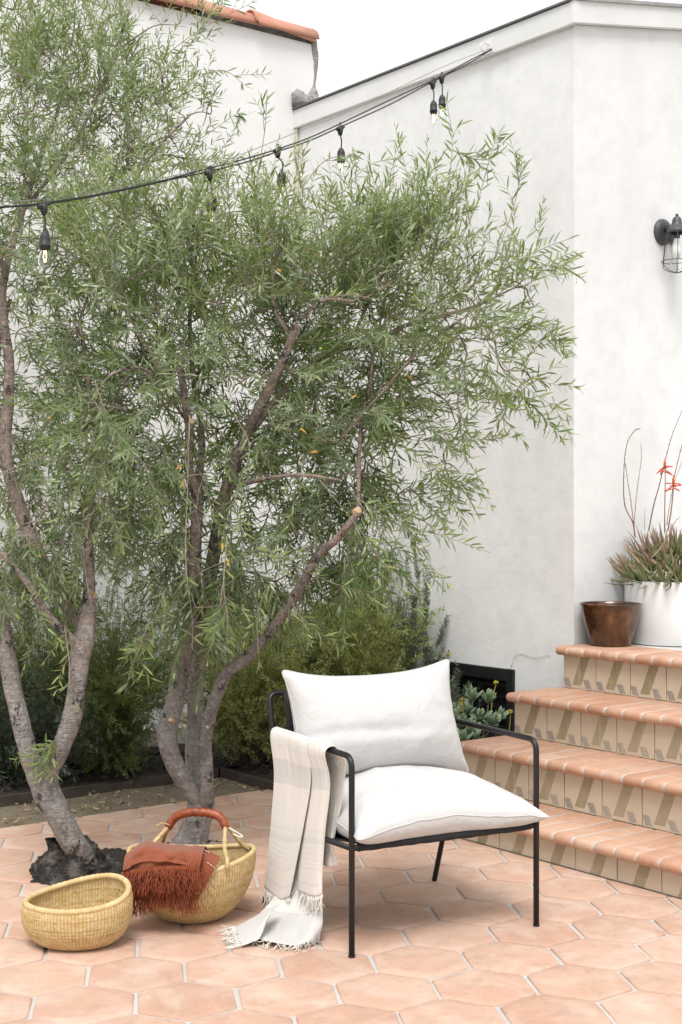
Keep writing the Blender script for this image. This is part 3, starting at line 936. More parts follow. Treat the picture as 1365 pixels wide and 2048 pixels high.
class Stems:
    """many thin tapering tubes, n-sided, kept as arrays"""
    def __init__(self, n=4): self.n, self.V, self.F, self.c = n, [], [], 0
    def add(self, pts, r0, r1):
        pts = np.asarray(pts, float); k = len(pts); n = self.n
        d = np.gradient(pts, axis=0); d /= (np.linalg.norm(d, axis=1, keepdims=True) + 1e-9)
        ref = np.array([0.31, 0.52, 0.79]) if abs(d[0] @ np.array([0.31, 0.52, 0.79])) < 0.9 else np.array([1.0, 0, 0])
        x = np.cross(d, ref); x /= (np.linalg.norm(x, axis=1, keepdims=True) + 1e-9)
        y = np.cross(d, x)
        r = np.linspace(r0, r1, k)[:, None, None]
        a = np.arange(n) * 2 * pi / n
        ring = pts[:, None, :] + r * (x[:, None, :] * np.cos(a)[None, :, None] + y[:, None, :] * np.sin(a)[None, :, None])
        self.V.append(ring.reshape(-1, 3))
        i = np.arange(k - 1)[:, None] * n; j = np.arange(n)[None, :]; j2 = (j + 1) % n
        f = np.stack([i + j, i + j2, i + n + j2, i + n + j], -1).reshape(-1, 4) + self.c
        self.F.append(f); self.c += k * n
    def build(self, name, mat, parent=None):
        return np_mesh(name, np.concatenate(self.V), np.concatenate(self.F), mat, parent)

def unit(v):
    v = np.asarray(v, float)
    return v / (np.linalg.norm(v) + 1e-9)

def shoot(start, direction, length, stems, leaves, fo, lift=0.0, leaf=(0.055, 0.0105), gap=0.019, r=0.0016, yellow=None, tint0=0.35, wander=0.25, bare=0.12):
    """a leafy olive shoot with leaves in opposite pairs"""
    k = max(5, int(length / 0.035))
    p = np.array(start, float); d = unit(direction)
    pts = [p.copy()]
    for i in range(k):
        d = unit(d + RNG.normal(0, wander / k ** 0.5, 3) + np.array([0, 0, lift / k]))
        p = p + d * (length / k)
        pts.append(p.copy())
    pts = np.array(pts)
    stems.add(pts, r, r * 0.45)
    m = max(2, int(length * (1 - bare) / gap))
    S = bare + (1 - bare) * (np.arange(m) + 0.5) / m
    q = S * k; ia = np.minimum(q.astype(int), k - 1); f = (q - ia)[:, None]
    pos = pts[ia] * (1 - f) + pts[ia + 1] * f
    dd = rows_unit(pts[ia + 1] - pts[ia])
    e = np.cross(dd, np.array([0.05, 0.02, 1.0])); e = rows_unit(e); g = np.cross(dd, e)
    roll = RNG.random() * pi + np.cumsum(pi / 2 + RNG.normal(0, 0.25, m))
    size = np.where(S < 0.8, 1.0, 1.0 - (S - 0.8) * 2.6) * RNG.uniform(0.75, 1.2, m)
    for sgn in (1, -1):
        keep = RNG.random(m) > 0.10
        side = (e * np.cos(roll)[:, None] + g * np.sin(roll)[:, None]) * sgn
        op = RNG.uniform(0.55, 1.1, m) * np.where(S > 0.85, 0.75, 1)
        co, so_ = np.cos(op)[:, None], np.sin(op)[:, None]
        ld = rows_unit(dd * co + side * so_ + RNG.normal(0, 0.13, (m, 3)) + np.array([0, 0, -0.05]))
        nn = rows_unit(dd * so_ - side * co + np.array([0, 0, 0.35]) + RNG.normal(0, 0.25, (m, 3)))
        tt = np.clip(tint0 + (S - 0.5) * 0.26 + RNG.normal(0, 0.15, m), 0, 1)
        fo.many(pos[keep], ld[keep], nn[keep], (leaf[0] * size * RNG.uniform(0.85, 1.15, m))[keep], (leaf[1] * size ** 0.5 * RNG.uniform(0.8, 1.15, m))[keep], tt[keep])
    fo.add(pts[-1], dd[-1], g[-1], leaf[0] * 0.5, leaf[1] * 0.6, min(1, tint0 + 0.3))
    return pts

def limb_tube(mb, pts, n=14, seg=9, knob=0.10, seed=0.0):
    """pts: (x, y, Y, width in photo pixels) -> an uneven tapering limb"""
    C = np.array([(*at(x, y, Y), 0.5 * w * (0.93 if w > 34 else 0.84) * Y / FPX) for (x, y, Y, w) in pts])
    Q = crom(C, (len(pts) - 1) * seg + 1)
    b = len(mb.v)
    mb.tube([Vector(q[:3]) for q in Q], [max(q[3], 0.001) for q in Q], n)
    for i in range(b, b + len(Q) * n):
        q = Vector(mb.v[i]); c = Vector(Q[(i - b) // n][:3])
        k = mnoise.fractal(q * 9 + Vector((seed, 0, 0)), 1.0, 2.0, 4) * knob + mnoise.noise(q * 30 + Vector((0, seed, 0))) * knob * 0.5
        mb.v[i] = tuple(q + (q - c) * k)
    return Q

class Nodes:
    def __init__(self): self.P = np.zeros((0, 3)); self.D = np.zeros((0, 3))
    def add(self, P):
        P = np.asarray(P, float); D = np.gradient(P, axis=0); D /= (np.linalg.norm(D, axis=1, keepdims=True) + 1e-9)
        self.P = np.vstack([self.P, P]); self.D = np.vstack([self.D, D])

def grow_branches(nodes, targets, branches, r0=0.0065, first=0.0):
    """join each target to the nearest wood already there by an arching branch"""
    T = np.asarray(targets)
    dist = np.array([np.min(np.linalg.norm(nodes.P - t, axis=1)) for t in T])
    made = []
    for i in np.argsort(dist):
        t = T[i]
        dv = t - nodes.P
        dn = np.linalg.norm(dv, axis=1)
        along = (dv * nodes.D).sum(1) / (dn + 1e-6)
        cost = dn * (1.25 - 0.35 * along) + (nodes.P[:, 2] > t[2] + 0.5) * 0.3
        j = int(np.argmin(cost))
        a = nodes.P[j]; L = dn[j]
        if L < 0.03: continue
        m1 = a + unit(nodes.D[j] + unit(dv[j]) * 0.9) * L * 0.35 + RNG.normal(0, 0.03 * L, 3)
        m2 = a + dv[j] * 0.68 + np.array([0, 0, 0.06 * L]) + RNG.normal(0, 0.05 * L, 3)
        pts = crom([a, m1, m2, t], max(5, int(L / 0.05) + 4))
        branches.add(pts, min(0.012, r0 * (0.45 + L)), 0.0016)
        nodes.add(pts[1:])
        made.append(pts)
    return made

def blob_targets(blobs):
    out = []
    for (x, y, Y, rx, ry, rY, n) in blobs:
        k = 0
        while k < n:
            q = RNG.uniform(-1, 1, 3)
            if q @ q > 1: continue
            YY = Y + q[2] * rY
            out.append((*at(x + q[0] * rx, y + q[1] * ry, YY), )); k += 1
    return np.array(out)

def clear_mask(P, D, L, limbs, ids, rad, keep=0.25):
    """True for leaves to keep: foliage pruned away from in front of the bare limbs"""
    Q = P + D * (L * 0.5)[:, None]
    px = CX + FPX * Q[:, 0] / Q[:, 1]; py = HY - FPX * (Q[:, 2] - CAMH) / Q[:, 1]
    ok = np.ones(len(P), bool)
    for i, lo, hi in ids:
        C = crom(np.array(limbs[i][0], float), 60)[int(60 * lo):int(60 * hi)]
        for (x, y, Y, w) in C[::1]:
            d2 = (px - x) ** 2 + (py - y) ** 2
            ok &= ~((d2 < (w * 0.5 + rad) ** 2) & (Q[:, 1] < Y + 0.02) & (RNG.random(len(P)) > keep))
    return ok
def olive_tree(name, base, label, limbs, cuts, blobs, n_shoots, leaf, tint_bias, long_shoots, burl=False, seed=1, yellow_px=(), clear=()):
    root = empty(name, base)
    tag(root, label, 'tree', 'olive trees on the patio')
    mb = MB(); nodes = Nodes()
    for li, (pts, feeds) in enumerate(limbs):
        Q = limb_tube(mb, pts, 14 if pts[0][3] > 20 else 9, 9, 0.10 if pts[0][3] > 20 else 0.06, seed * 3.1 + li)
        if feeds: nodes.add(Q[int(len(Q) * feeds):, :3])
    tr = mb.build('trunk', M['bark'], root)
    for (x, y, Y, r, dirn) in cuts:
        c = at(x, y, Y); d = Vector(dirn).normalized()
        rr = 0.85 * r * Y / FPX; c = c - d * 0.012 + Vector((0, 0.018 if r < 6 else 0.0, 0))
        q = d.to_track_quat('Z', 'Y').to_matrix()
        cm = MB(); cm.lathe([(rr * 0.02, 0.004), (rr * 0.6, 0.0045), (rr * 0.96, 0.003), (rr * 1.06, -0.004), (rr * 1.0, -0.02)], 14, c, 0, q)
        cm.build('pruning_cut', M['cut_wood'], tr)
    branches, stems, fo = Stems(5), Stems(3), Foliage()
    T = blob_targets(blobs)
    made = grow_branches(nodes, T, branches)
    cen = T.mean(0)
    wsum = np.array([len(b) for b in made], float); wsum /= wsum.sum()
    zs = T[:, 2]; zlo, zhi = np.percentile(zs, 3), np.percentile(zs, 97)
    for s in range(n_shoots):
        b = made[RNG.choice(len(made), p=wsum)]
        i = int(RNG.uniform(0.25, 1.0) * (len(b) - 1)); i = min(max(i, 1), len(b) - 1)
        p = b[i]; bd = unit(b[i] - b[i - 1])
        outw = unit(p - cen)
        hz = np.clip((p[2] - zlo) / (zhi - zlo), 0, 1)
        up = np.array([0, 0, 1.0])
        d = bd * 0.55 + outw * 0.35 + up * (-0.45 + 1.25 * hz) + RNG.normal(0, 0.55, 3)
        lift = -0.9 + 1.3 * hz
        tint = np.clip(tint_bias + 0.48 * (hz - 0.45) + RNG.normal(0, 0.12), 0.02, 0.95)  # lighter with height: skylight on the upper crown painted into the leaf colour
        shoot(p, d, RNG.uniform(0.14, 0.34), stems, None, fo, lift, leaf, 0.0185, tint0=tint)
    for (px, Y, dens) in long_shoots:
        P = np.array([at(x, y, Y + (k * 0.02)) for k, (x, y) in enumerate(px)])
        C = crom(P, 24)
        stems.add(C, 0.0026, 0.0011)
        L = np.linalg.norm(np.diff(C, axis=0), axis=1).sum()
        for k in range(1, 23):
            if RNG.random() < dens:
                dd = unit(C[k + 1] - C[k])
                for sgn in range(2):
                    side = unit(np.cross(dd, RNG.normal(0, 1, 3)))
                    ld = unit(dd * 0.75 + side * 0.8)
                    fo.add(C[k], ld, unit(np.cross(side, dd) + RNG.normal(0, .4, 3)), leaf[0] * RNG.uniform(.7, 1.1), leaf[1] * RNG.uniform(.8, 1.1), np.clip(tint_bias + 0.2 + RNG.normal(0, .12), 0, 1))
            if RNG.random() < dens * 0.30 and k < 21:
                dd = unit(C[k + 1] - C[k]); side = unit(np.cross(dd, RNG.normal(0, 1, 3)))
                shoot(C[k], dd + side * 0.8, RNG.uniform(0.07, 0.16), stems, None, fo, 0.0, leaf, 0.02, tint0=tint_bias + 0.15)
    cr = branches.build('crown', M['branch'], root)
    stems.build('twigs', M['twig'], cr)
    if clear:
        arr = [np.concatenate([k[i] for k in fo.c]) for i in range(6)]
        ok = clear_mask(arr[0], rows_unit(arr[1]), arr[3], limbs, clear, 5, 0.25)
        fo.c = [tuple(a_[ok] for a_ in arr)]
    lv = fo.build('leaves', M['olive_leaf'], cr)
    tag(cr, kind='stuff')
    tag(lv, kind='stuff')
    for c_ in cr.children: tag(c_, kind='stuff')
    # a few yellowed leaves
    yf = Foliage()
    for (x, y, Y) in yellow_px:
        p = at(x, y, Y)
        for _ in range(1):
            d = unit(RNG.normal(0, 1, 3)); yf.add(np.array(p) + RNG.normal(0, 0.008, 3), d, unit(RNG.normal(0, 1, 3)), 0.035, 0.010, 0.5)
    if yellow_px:
        yo = yf.build('yellowed_leaves', M['yellow_leaf'], cr); tag(yo, kind='stuff')
    print(name, 'leaves', len(fo.P))
    return root, tr

# ================================================================== LEFT OLIVE TREE
left_limbs = [
    ([(182, 1750, 5.24, 54), (164, 1716, 5.20, 56), (141, 1676, 5.15, 54), (112, 1620, 5.12, 56), (93, 1580, 5.12, 62), (84, 1540, 5.12, 66), (82, 1515, 5.12, 40)], 0),
    ([(78, 1562, 5.12, 36), (60, 1520, 5.10, 42), (54, 1494, 5.10, 40), (38, 1428, 5.10, 39), (27, 1379, 5.10, 39), (14, 1305, 5.12, 37), (5, 1243, 5.15, 35), (-5, 1180, 5.2, 33), (-30, 1050, 5.3, 28), (-40, 900, 5.5, 22), (-10, 740, 5.7, 14), (20, 600, 5.9, 8)], 0.45),
    ([(86, 1568, 5.12, 38), (102, 1535, 5.10, 42), (123, 1494, 5.08, 40), (143, 1440, 5.06, 41), (154, 1379, 5.05, 41), (158, 1330, 5.05, 43), (166, 1285, 5.06, 47), (172, 1256, 5.08, 38), (179, 1190, 5.12, 30), (178, 1100, 5.2, 24), (180, 1010, 5.3, 22), (196, 900, 5.4, 16), (180, 780, 5.5, 12), (160, 640, 5.6, 8)], 0.4),
    ([(160, 1300, 5.06, 26), (139, 1274, 5.04, 22), (115, 1252, 5.02, 21), (82, 1211, 5.0, 20), (61, 1174, 5.0, 17), (16, 1120, 5.0, 14), (-40, 1060, 5.0, 9)], 0.4),
    ([(172, 1262, 5.10, 30), (120, 1190, 5.22, 30), (88, 1130, 5.30, 33), (53, 1052, 5.38, 34), (24, 964, 5.46, 33), (10, 890, 5.52, 30), (17, 806, 5.60, 27), (18, 720, 5.68, 24), (6, 620, 5.78, 21), (12, 540, 5.88, 18), (60, 380, 6.1, 12), (130, 180, 6.3, 7)], 0.35),
    ([(12, 560, 5.86, 14), (-20, 420, 6.0, 11), (-40, 250, 6.2, 9), (-20, 80, 6.4, 6)], 0.1),
    ([(40, 430, 6.05, 11), (140, 300, 6.15, 9), (200, 180, 6.25, 7), (260, 20, 6.3, 5)], 0.1),
    ([(160, 640, 5.6, 7), (210, 500, 5.8, 7), (290, 330, 6.0, 6), (380, 230, 6.1, 5)], 0.1),
]
left_blobs = [
    (90, 250, 6.25, 270, 200, 0.50, 150), (300, 260, 6.15, 150, 150, 0.35, 46), (270, 60, 6.4, 150, 80, 0.3, 10), (50, 60, 6.35, 130, 150, 0.4, 44),
    (90, 470, 6.0, 220, 170, 0.45, 110), (60, 720, 5.7, 130, 190, 0.40, 66), (190, 700, 5.6, 130, 150, 0.3, 40), (80, 960, 5.4, 160, 170, 0.35, 50), (200, 1000, 5.2, 110, 150, 0.3, 30),
    (70, 1130, 5.1, 120, 110, 0.25, 26), (-120, 500, 5.9, 140, 400, 0.5, 50),
]
left_long = [
    ([(60, 400), (130, 230), (160, 40), (175, -40)], 6.2, 0.5), ([(90, 330), (180, 170), (235, -10)], 6.25, 0.45), ([(250, 300), (330, 140), (410, 45), (430, -5)], 6.0, 0.9),
    ([(260, 240), (360, 180), (440, 140), (497, 175)], 6.05, 0.75), ([(280, 330), (380, 290), (470, 230), (480, 235)], 6.1, 0.7), ([(300, 180), (380, 90), (430, 20), (450, 5)], 6.1, 0.9),
    ([(320, 120), (400, 60), (515, 0)], 6.1, 0.6), ([(300, 340), (400, 320), (480, 315)], 6.0, 0.7), ([(215, 900), (215, 1000), (180, 1100), (130, 1220)], 4.95, 0.5), ([(100, 1000), (60, 1080), (75, 1200), (95, 1290)], 4.9, 0.6),
    ([(130, 1250), (140, 1340), (135, 1400)], 4.95, 0.45), ([(110, 1480), (97, 1500), (100, 1530)], 5.0, 0.9),
]
olive_l, trunk_l = olive_tree('olive_tree', (*on_z(160, 1745)[:2], 0), 'olive tree with dark gnarled burl at its base, behind the handleless basket', left_limbs, [], left_blobs, 1550, (0.049, 0.0075), 0.58, left_long, seed=2, clear=[(4, 0.25, 0.85), (2, 0.3, 0.75)],
    yellow_px=[(93, 835, 4.9), (82, 912, 4.9), (80, 970, 4.9), (75, 1110, 4.9), (188, 1180, 5.0), (250, 915, 4.9)])
# gnarled burl: a flared, cracked root crown
bl = MB()
n1, n2 = 72, 34
bc = on_z(165, 1748); 
vs = []
for i in range(n2):
    zf = i / (n2 - 1)
    for j in range(n1):
        a = 2 * pi * j / n1
        flare = (1 - zf) ** 1.8
        r = 0.070 + 0.066 * flare * (1 + 0.80 * max(0, cos(a - 3.35)) ** 2 + 0.35 * max(0, cos(a + 0.2)) + 0.18 * sin(3 * a + 1))
        d = Vector((cos(a), sin(a), 0))
        p = Vector((bc.x, bc.y, 0)) + d * r + Vector((-0.052 * zf, -0.018 * zf, -0.012 + zf ** 0.85 * 0.145 + 0.008 * sin(2 * a + 1) * zf))
        k = mnoise.fractal(p * 13, 1.0, 2.0, 6); rid = 1 - 2 * abs(mnoise.noise(p * 26)); cell = mnoise.noise(p * 60)
        p += d * (k * 0.034 + rid * 0.022 + cell * 0.009) * (1 - 0.55 * zf) + Vector((0, 0, (k * 0.020 + rid * 0.012) * (1 - zf)))
        vs.append(p)
bl.add(vs, [(i * n1 + j, i * n1 + (j + 1) % n1, (i + 1) * n1 + (j + 1) % n1, (i + 1) * n1 + j) for i in range(n2 - 1) for j in range(n1)])
bl.build('burl', M['burl'], trunk_l)
# dark soil heaped in the tree's planting hole
def soil_heap(name, cx, cy, rx, ry, h, label, seed):
    n = 34; V = []
    for i in range(n):
        for j in range(n):
            a, b = i / (n - 1) * 2 - 1, j / (n - 1) * 2 - 1
            r = sqrt(a * a + b * b)
            edge = 1 + 0.25 * mnoise.noise(Vector((a * 3, b * 3, seed)))
            z = max(0, 1 - (r / edge) ** 2) * h
            z += mnoise.fractal(Vector((a * 6, b * 6, seed)), 1, 2, 4) * 0.012 * (1 if z > 0 else 0.3) - 0.012
            V.append((cx + a * rx, cy + b * ry, z))
    o = np_mesh(name, np.array(V), grid_faces(n, n)[:, ::-1], M['mulch'])
    tag(o, label, 'soil', kind='stuff')
q = on_z(222, 1722)
soil_heap('soil_heap', q.x, q.y, 0.12, 0.13, 0.055, 'dark loose soil heaped right of the burl', 1.0)
q = on_z(385, 1685)
soil_heap('soil_heap', q.x, q.y, 0.13, 0.10, 0.02, 'dark soil at the foot of the middle trunk', 5.0)

# ================================================================== MIDDLE OLIVE TREE
mid_limbs = [
    ([(376, 1700, 5.62, 84), (384, 1680, 5.60, 74), (392, 1650, 5.60, 64), (400, 1620, 5.60, 60), (402, 1590, 5.60, 60), (402, 1560, 5.60, 40)], 0),
    ([(398, 1600, 5.58, 40), (377, 1572, 5.55, 42), (353, 1535, 5.52, 40), (340, 1502, 5.50, 40), (335, 1461, 5.50, 44), (349, 1412, 5.50, 40), (361, 1346, 5.50, 40), (369, 1305, 5.48, 37), (381, 1256, 5.46, 36), (388, 1182, 5.45, 34), (391, 1100, 5.42, 32), (394, 1030, 5.40, 29), (394, 985, 5.40, 28), (379, 943, 5.38, 25), (380, 864, 5.36, 23), (373, 815, 5.34, 20), (366, 770, 5.32, 17), (360, 733, 5.30, 16)], 0.62),
    ([(396, 1600, 5.66, 36), (389, 1560, 5.68, 36), (388, 1510, 5.68, 37), (391, 1449, 5.68, 36), (394, 1346, 5.66, 36), (404, 1264, 5.62, 36), (414, 1202, 5.58, 34), (428, 1110, 5.52, 33), (452, 985, 5.44, 30), (492, 873, 5.36, 27), (536, 785, 5.28, 26), (574, 703, 5.22, 22), (592, 650, 5.20, 18)], 0.45),
    ([(412, 1605, 5.56, 32), (414, 1551, 5.52, 32), (412, 1490, 5.50, 31), (418, 1440, 5.48, 32), (435, 1387, 5.46, 31), (455, 1348, 5.44, 33), (492, 1317, 5.42, 27), (535, 1270, 5.40, 24), (575, 1215, 5.36, 23), (606, 1168, 5.32, 25), (634, 1114, 5.28, 20), (676, 1076, 5.24, 19), (718, 1024, 5.20, 17)], 0.5),
    ([(714, 1032, 5.21, 11), (717, 1000, 5.22, 10), (718, 943, 5.24, 10), (720, 886, 5.26, 10), (726, 833, 5.28, 9), (738, 780, 5.3, 8), (750, 700, 5.32, 6), (770, 600, 5.34, 5)], 0.2),
    ([(500, 870, 5.37, 16), (560, 790, 5.46, 15), (620, 730, 5.5, 14), (669, 702, 5.48, 13), (751, 686, 5.42, 12), (805, 654, 5.36, 11), (869, 636, 5.30, 9), (919, 622, 5.26, 8), (960, 609, 5.24, 6), (1030, 575, 5.2, 4)], 0.2),
    ([(575, 662, 5.21, 10), (550, 620, 5.22, 9), (545, 560, 5.22, 8), (545, 490, 5.22, 6), (548, 420, 5.22, 4)], 0.1),
    ([(392, 990, 5.42, 20), (404, 900, 5.5, 18), (398, 820, 5.56, 15), (388, 760, 5.6, 13), (380, 640, 5.6, 10), (392, 520, 5.6, 7), (400, 430, 5.6, 5)], 0.2),
    ([(365, 800, 5.33, 8), (300, 700, 5.3, 8), (240, 600, 5.3, 6), (200, 520, 5.3, 5)], 0.1),
    ([(380, 850, 5.36, 9), (300, 745, 5.1, 7), (230, 745, 5.0, 6), (190, 790, 5.0, 4)], 0.1),
    ([(600, 640, 5.2, 8), (650, 600, 5.1, 7), (720, 600, 5.05, 5), (790, 560, 5.0, 4)], 0.1),
    ([(455, 980, 5.44, 12), (520, 960, 5.2, 10), (600, 950, 5.05, 8), (680, 960, 5.0, 5)], 0.1),
    ([(680, 880, 5.26, 8), (760, 790, 5.2, 7), (840, 700, 5.15, 6), (920, 640, 5.1, 5)], 0.1),
    ([(700, 690, 5.46, 9), (760, 560, 5.44, 8), (830, 470, 5.42, 7), (900, 380, 5.4, 4)], 0.1),
]
mid_cuts = [(359, 730, 5.30, 8.5, (-0.15, -0.5, 1)), (594, 646, 5.20, 9.5, (0.35, -0.5, 0.9)), (385, 841, 5.26, 7, (0.2, -1, 0.15)), (722, 1018, 5.19, 9, (0.75, -0.75, 0.45)), (337, 1440, 5.43, 5, (-0.5, -1, 0.3)), (414, 1457, 5.42, 3.5, (0, -1, 0))]
mid_blobs = [
    (560, 545, 5.52, 310, 140, 0.50, 150), (400, 760, 5.50, 240, 190, 0.46, 96), (730, 640, 5.52, 230, 200, 0.42, 100), (950, 600, 5.28, 160, 110, 0.26, 20),
    (640, 860, 5.56, 190, 190, 0.40, 125), (860, 860, 5.30, 120, 150, 0.28, 14), (380, 1030, 5.46, 180, 170, 0.36, 62), (560, 1110, 5.50, 140, 110, 0.28, 36),
    (280, 530, 5.45, 180, 150, 0.40, 66), (250, 880, 5.20, 120, 150, 0.30, 36), (700, 1080, 5.25, 100, 80, 0.2, 14), (420, 1200, 5.25, 150, 80, 0.2, 18), (820, 480, 5.35, 120, 90, 0.25, 22), (1020, 760, 5.22, 80, 100, 0.2, 4),
]
mid_long = [
    ([(800, 560), (880, 420), (905, 300), (893, 195)], 5.2, 0.75), ([(900, 520), (950, 420), (985, 300), (1000, 265)], 5.2, 0.8), ([(905, 300), (950, 318), (985, 318)], 5.22, 0.6),
    ([(940, 610), (1010, 540), (1080, 500), (1160, 470)], 5.1, 0.9), ([(940, 640), (1020, 570), (1090, 530), (1155, 500)], 5.1, 0.8), ([(960, 620), (1040, 680), (1100, 690), (1140, 700)], 5.1, 0.9),
    ([(940, 620), (1000, 720), (1060, 780), (1145, 835)], 5.1, 0.85), ([(960, 680), (1040, 640), (1110, 670), (1135, 690)], 5.12, 0.9), ([(970, 560), (1020, 440), (1040, 360), (1045, 310)], 5.15, 0.8),
    ([(720, 1000), (800, 1050), (880, 1070), (980, 1105)], 5.0, 0.75), ([(700, 980), (780, 1080), (860, 1110), (830, 1225)], 5.0, 0.4), ([(640, 960), (720, 1060), (790, 1160), (830, 1225)], 4.95, 0.55),
    ([(380, 830), (376, 960), (372, 1120), (385, 1240), (385, 1300)], 4.9, 0.45), ([(470, 830), (500, 900), (470, 1010), (520, 1130), (560, 1200)], 4.85, 0.6), ([(455, 1070), (448, 1170), (456, 1240), (450, 1312)], 4.85, 0.35),
    ([(560, 1130), (600, 1230), (690, 1300)], 5.0, 0.3), ([(530, 1180), (515, 1240), (520, 1340)], 5.0, 0.3), ([(330, 1180), (300, 1260), (290, 1300)], 5.0, 0.35), ([(300, 1240), (265, 1330), (250, 1390)], 5.0, 0.3), ([(190, 760), (230, 900), (200, 1000), (160, 1070)], 4.9, 0.6),
    ([(520, 470), (515, 370), (530, 260), (535, 180)], 5.3, 0.5), ([(640, 460), (690, 380), (740, 330), (805, 315)], 5.3, 0.7), ([(560, 450), (640, 330), (700, 310), (715, 300)], 5.35, 0.6), ([(700, 440), (800, 430), (850, 445)], 5.3, 0.8),
    ([(270, 480), (250, 420), (240, 390), (105, 310)], 5.4, 0.5), ([(860, 850), (930, 880), (1000, 870)], 5.15, 0.8), ([(850, 920), (900, 960), (955, 965)], 5.15, 0.8), ([(620, 600), (700, 590), (760, 600)], 4.95, 0.4),
    ([(830, 640), (960, 560), (1050, 520), (1095, 505)], 5.05, 0.8), ([(520, 1090), (650, 1160), (760, 1190)], 5.0, 0.5), ([(960, 700), (1000, 800), (1010, 860)], 5.1, 0.8),
]
olive_m, trunk_m = olive_tree('olive_tree', (*on_z(385, 1690)[:2], 0), 'three-stemmed olive tree with pruned stubs, rising behind the handled basket', mid_limbs, mid_cuts, mid_blobs, 2150, (0.058, 0.0080), 0.58, mid_long, seed=5, clear=[(1, 0.55, 1.0), (2, 0.76, 1.0), (3, 0.35, 1.0), (4, 0.0, 0.5), (6, 0.0, 0.2)],
    yellow_px=[(612, 502, 4.85), (565, 535, 4.85), (600, 860, 4.85), (612, 905, 4.85), (447, 1090, 4.8), (455, 1126, 4.8), (805, 745, 4.9), (690, 640, 4.9), (360, 930, 4.8), (363, 960, 4.8), (700, 790, 4.9), (640, 700, 4.9)])

# ================================================================== SHRUBS IN THE BED
def needles(q, per, lo, hi, fwd, out, needle, t0, tv):
    n = len(q) - 1
    f = RNG.uniform(lo, hi, per) * n; i = np.minimum(f.astype(int), n - 1); fr = (f - i)[:, None]
    pos = q[i] * (1 - fr) + q[i + 1] * fr
    dd = rows_unit(q[i + 1] - q[i]); side = rows_unit(np.cross(dd, RNG.normal(0, 1, (per, 3))))
    return pos, rows_unit(dd * fwd + side * out), rows_unit(np.cross(side, dd) + side * 0.2), needle[0] * RNG.uniform(.6, 1.25, per), np.full(per, needle[1]), np.clip(t0 + 0.15 * f / n + RNG.normal(0, tv, per), 0, 1)
def needle_shrub(name, label, base, height, spread, n_stem, mat, needle=(0.014, 0.0022), lean=(0, 0), upright=0.5, twigs=6, per=34, seed=0, group='shrubs along the white walls', stem_r=0.0026, tw_len=0.16, tint=0.5, lo=0.15):
    root = empty(name, base)
    tag(root, label, 'shrub', group)
    st, fo = Stems(4), Foliage()
    b = np.array(base)
    for s in range(n_stem):
        a = RNG.uniform(0, 2 * pi); rr = sqrt(RNG.random())
        tip = b + np.array([cos(a) * rr * spread + lean[0], sin(a) * rr * spread + lean[1], height * RNG.uniform(0.5, 1.05) * (1 - 0.35 * rr * (1 - upright))])
        mid = b + (tip - b) * np.array([0.35, 0.35, 0.62]) + RNG.normal(0, 0.03, 3)
        pts = crom([b + np.array([cos(a), sin(a), 0]) * 0.04 * rr, mid, tip], 9)
        st.add(pts, stem_r, 0.001)
        for k in range(twigs):
            i = RNG.integers(max(1, int(9 * lo)), 8)
            d = unit(unit(pts[i + 1 if i < 8 else i] - pts[i - 1]) * upright + RNG.normal(0, 0.55, 3) + np.array([cos(a), sin(a), 0.25]) * 0.5)
            L = tw_len * RNG.uniform(0.6, 1.3)
            q = crom([pts[i], pts[i] + d * L * 0.5, pts[i] + d * L + np.array([0, 0, 0.02 * upright])], 6)
            st.add(q, 0.0011, 0.0005)
            t0 = np.clip(tint + RNG.normal(0, 0.16), 0.02, 0.98)
            fo.many(*needles(q, per, 0.05, 1.0, 0.75, 0.75, needle, t0, 0.10))
        # needles on the main stem's upper half
        fo.many(*needles(pts, int(per * 0.9), 0.5, 1.0, 0.7, 0.75, needle, tint + 0.1, 0.12))
    so = st.build('stems', M['stem_brown'], root)
    lo_ = fo.build('foliage', mat, root, six=False, fold=0.05, curl=0.05)
    tag(lo_, kind='stuff'); tag(so, kind='stuff')
    return root
def bed(x, y): return tuple(on_z(x, y, 0.02))
def bedY(x, Y): p = at(x, 1500, Y); return (p.x, p.y, 0.0)
needle_shrub('rosemary_bush', 'dark grey-green rosemary bush at the left edge behind the leftmost trunk', bedY(30, 7.0), 0.66, 0.48, 110, M['needle_dark'], (0.034, 0.0050), (0.0, -0.12), 0.35, 9, 30, tint=0.45, tw_len=0.22, lo=0.05)
needle_shrub('feathery_shrub', 'olive-green feathery shrub between the two olive trunks', bedY(225, 7.15), 1.05, 0.52, 130, M['needle_green'], (0.025, 0.0048), (0.0, -0.05), 0.35, 9, 36, tint=0.40, tw_len=0.2, lo=0.1)
needle_shrub('feathery_shrub', 'tall wispy green shrub against the wall behind the left tree', bedY(80, 7.2), 1.2, 0.42, 80, M['needle_green'], (0.022, 0.0040), (0.0, 0.0), 0.4, 8, 30, tint=0.25, tw_len=0.22, lo=0.3)
needle_shrub('feathery_shrub', 'yellow-green feathery shrub just left of the armchair back', bedY(500, 7.35), 0.82, 0.44, 110, M['needle_lime'], (0.025, 0.005), (0.02, -0.12), 0.3, 10, 42, tint=0.55, tw_len=0.17, lo=0.25)
needle_shrub('feathery_shrub', 'dense green shrub behind the slanting right stem of the middle tree', bedY(590, 7.75), 1.05, 0.50, 130, M['needle_green'], (0.026, 0.005), (0.0, -0.05), 0.4, 9, 38, tint=0.6, tw_len=0.2, lo=0.1)
needle_shrub('feathery_shrub', 'yellow-green upright shrub directly behind the armchair back', bedY(705, 7.6), 0.95, 0.44, 130, M['needle_lime'], (0.026, 0.0052), (0.03, -0.03), 0.6, 10, 44, tint=0.65, tw_len=0.17, lo=0.1)
